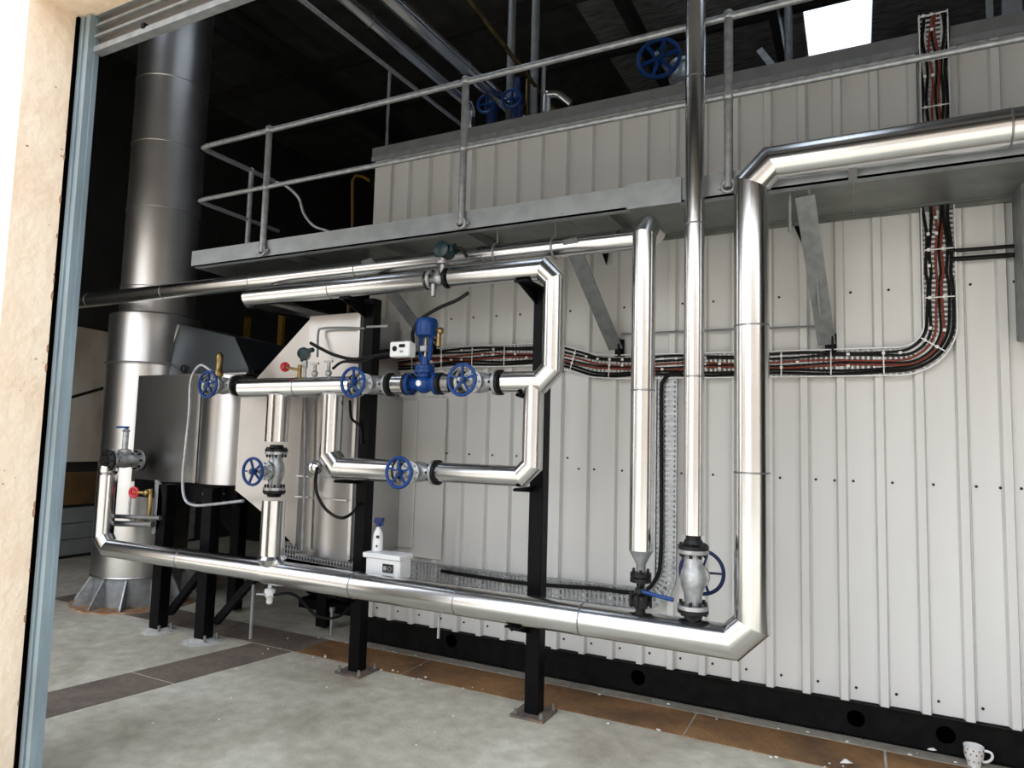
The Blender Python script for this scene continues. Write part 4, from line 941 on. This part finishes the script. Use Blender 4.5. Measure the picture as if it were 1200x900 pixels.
# mug
mx_, my_ = 0.478, 4.07
mg = thing('mug', 'white patterned mug standing on the kerb by the black skid', 'mug', (mx_, my_, 0.006))
part('cup', MB().lathe([(0.024, 0.006), (0.028, 0.008), (0.031, 0.03), (0.040, 0.05), (0.043, 0.10), (0.040, 0.10), (0.037, 0.055), (0.026, 0.016), (0.001, 0.015)], (mx_, my_, 0), (0, 0, 1), 28), 'mug_white', mg)
part('handle', MB().tube([(mx_+0.038, my_, 0.085), (mx_+0.068, my_-0.005, 0.082), (mx_+0.072, my_-0.005, 0.058), (mx_+0.052, my_, 0.035), (mx_+0.030, my_, 0.033)], 0.006, 8), 'mug_white', mg)
pm = MB()
for k, z in enumerate((0.088, 0.068, 0.036)):
    for j in range(11):
        t = 2*PI*(j+0.5*(k % 2))/11; rr = (0.0428, 0.0415, 0.0335)[k]
        pm.ball((mx_+rr*math.cos(t), my_+rr*math.sin(t), z), 0.0065, 6, 4, (0.5+0.0*k, 0.5, 0.7))
part('printed_pattern', pm, 'mug_print', mg, kind='stuff')

# floor litter
rb = MB(); rnd = random.Random(11)
for k in range(70):
    x = rnd.uniform(-3.8, 0.5); y = rnd.choice((rnd.uniform(3.66, 3.74), rnd.uniform(3.5, 4.1), rnd.uniform(4.0, 4.10))); r = rnd.uniform(0.003, 0.009)
    rb.ball((x, y, 0.005+r*0.4), r, 5, 3, (1.3, 0.9, 0.6))
for k in range(22):
    x = rnd.uniform(-3.6, -0.4); y = rnd.uniform(2.4, 3.6); r = rnd.uniform(0.003, 0.007)
    rb.ball((x, y, 0.002+r*0.4), r, 5, 3, (1.3, 0.9, 0.6))
lit = solo('litter', rb, 'rubble_white', 'pale crumbs and chips scattered on the concrete and trench plates', 'litter'); lit['kind'] = 'stuff'
for k, (px, py) in enumerate(((992, 895), (1092, 880))):
    a = at(px, py, 2, 0.006)
    solo('paper_scrap', MB().add([a+Vector((-0.03, -0.01, 0)), a+Vector((0.02, -0.015, 0.012)), a+Vector((0.03, 0.012, 0.004)), a+Vector((-0.01, 0.016, 0.016)), a+Vector((0, 0, 0.022)), a+Vector((0, 0, -0.001))], [(0, 1, 4), (1, 2, 4), (2, 3, 4), (3, 0, 4), (1, 0, 5), (2, 1, 5), (3, 2, 5), (0, 3, 5)]), 'rubble_white', ['crumpled pale scrap lying on the rusty trench plate', 'crumpled pale scrap against the skid near the mug'][k], 'scrap')

# ================================================================== ON THE ENCLOSURE ROOF
ZT = 3.742
for k, (px, lab) in enumerate(((597, 'tall thin grey pipe rising from the enclosure roof beside the blue valves'), (625, 'tall thin grey pipe rising from the enclosure roof nearer the pale elbow'))):
    a = at(px, 130, 1, 4.9)
    solo('roof_pipe', MB().cyl((a.x, 4.9, ZT), (a.x, 4.9, 6.1), 0.034, 14), 'galvanised_dull', lab, 'pipe')
a = at(637, 90, 1, 4.95); solo('roof_pipe', MB().cyl((a.x, 4.95, ZT), (a.x, 4.95, a.z+0.12), 0.02, 10), 'dull_steel', 'short slim dark pipe behind the pale elbow on the enclosure roof', 'pipe')
a = at(618, 100, 1, 4.85); solo('roof_pipe', MB().cyl((a.x, 4.85, ZT), (a.x, 4.85, a.z+0.06), 0.012, 8), 'brass', 'very thin brown pipe between the two tall grey roof pipes', 'pipe')
for k, (px, py, lab) in enumerate(((577, 128, 'blue gate valve on the enclosure roof at the end of the overhead pipe'), (606, 122, 'blue gate valve on the enclosure roof in front of the tall grey pipes'))):
    a = at(px, py, 1, 4.78); x, y, z = a.x, 4.78, a.z
    r = thing('gate_valve', lab, 'valve', (x, y, ZT))
    part('body', MB().lathe([(0.05, ZT), (0.05, z-0.02), (0.07, z), (0.05, z+0.06), (0.03, z+0.08), (0.024, z+0.22)], (x, y, 0), (0, 0, 1), 16), 'dark_blue_paint', r)
    part('flange', MB().lathe([(0.085, ZT+0.03), (0.085, ZT+0.055)], (x, y, 0), (0, 0, 1), 18), 'dark_blue_paint', r)
    part('handwheel', MB().torus((x, y-0.10, z), (0.2, -1, 0), 0.075, 0.012, 22, 8).bar((x-0.07, y-0.10, z), (x+0.07, y-0.10, z), 0.014, 0.014).bar((x, y-0.10, z-0.07), (x, y-0.10, z+0.07), 0.014, 0.014).cyl((x, y-0.11, z), (x, y, z), 0.012, 8), 'blue_paint', r)
a = at(650, 118, 1, 4.75)
solo('roof_elbow', MB().tube([(a.x-0.07, 4.75, ZT), (a.x-0.07, 4.75, a.z+0.02), (a.x-0.04, 4.75, a.z+0.06), (a.x+0.03, 4.78, a.z+0.05), (a.x+0.12, 4.8, a.z-0.03)], 0.030, 12), 'jacket', 'small bright bent pipe on the enclosure roof beside the tall grey pipes', 'pipe')
a = at(662, 126, 1, 4.7)
solo('roof_fitting', MB().ball((a.x, 4.7, ZT+0.07), 0.05, 12, 8).cyl((a.x, 4.7, ZT), (a.x, 4.7, ZT+0.1), 0.03, 10).cyl((a.x-0.02, 4.7, ZT+0.09), (a.x+0.1, 4.68, ZT+0.04), 0.018, 8), 'black_iron', 'small black fitting at the foot of the bright bent roof pipe', 'fitting')
a = at(772, 68, 1, 5.0); wx, wz = a.x, a.z
bw = thing('gate_valve', 'large gate valve with a big dark blue spoked wheel above the railing', 'valve', (wx, 5.1, ZT))
w = MB().torus((wx, 5.0, wz), (0.15, -1, 0.05), 0.158, 0.017, 40, 10).cyl((wx, 4.96, wz), (wx, 5.04, wz), 0.04, 14)
for i in range(6):
    t = 2*PI*i/6+0.2; w.bar((wx+0.03*math.cos(t), 5.0, wz+0.03*math.sin(t)), (wx+0.15*math.cos(t), 5.0, wz+0.15*math.sin(t)), 0.026, 0.018, (0, 1, 0))
part('handwheel', w, 'blue_paint', bw)
part('stem', MB().cyl((wx, 4.93, wz), (wx+0.02, 5.3, wz), 0.018, 10), 'dull_steel', bw)
part('body', MB().lathe([(0.10, ZT), (0.10, ZT+0.03), (0.06, ZT+0.05), (0.06, wz-0.06), (0.10, wz-0.04), (0.11, wz), (0.08, wz+0.09), (0.10, wz+0.10), (0.10, wz+0.13)], (wx+0.10, 5.36, 0), (0, 0, 1), 20), 'silver_cast', bw)
# roof posts seen past the railing
rp = thing('roof_prop', 'grey roof prop with a short slanting brace beside the skylight', 'post', at(924, 60, 1, 5.6))
a = at(924, 70, 1, 5.6); b_ = at(910, 12, 1, 5.6)
part('upright', MB().cyl((a.x, 5.6, ZT), (a.x, 5.6, 6.05), 0.030, 12), 'galvanised_dull', rp)
part('brace', MB().bar((a.x, 5.6, ZT+0.62), (a.x-0.22, 5.6, ZT+0.98), 0.05, 0.02, (0, 1, 0)), 'galvanised', rp)
for k, (px, lab, w_) in enumerate(((1160, 'slim grey upright on the enclosure roof past the tray top', 0.03), (1186, 'broad grey upright on the enclosure roof at the edge of the view', 0.09))):
    a = at(px, 20, 1, 4.6)
    solo('roof_upright', MB().box((a.x-w_/2, 4.58, ZT), (a.x+w_/2, 4.62, 6.02)), 'galvanised_dull', lab, 'post')
# hose over the walkway end
solo('air_hose', MB().tube([(-4.385, 4.10, 3.640), at(335, 218, 1, 4.15), at(350, 232, 1, 4.2), at(356, 250, 1, 4.25), at(368, 265, 1, 4.3), at(386, 272, 1, 4.35), at(400, 285, 1, 4.4)], 0.012, 8), 'galvanised', 'thin grey hose hanging in a wavy curve from the far end of the railing', 'hose')
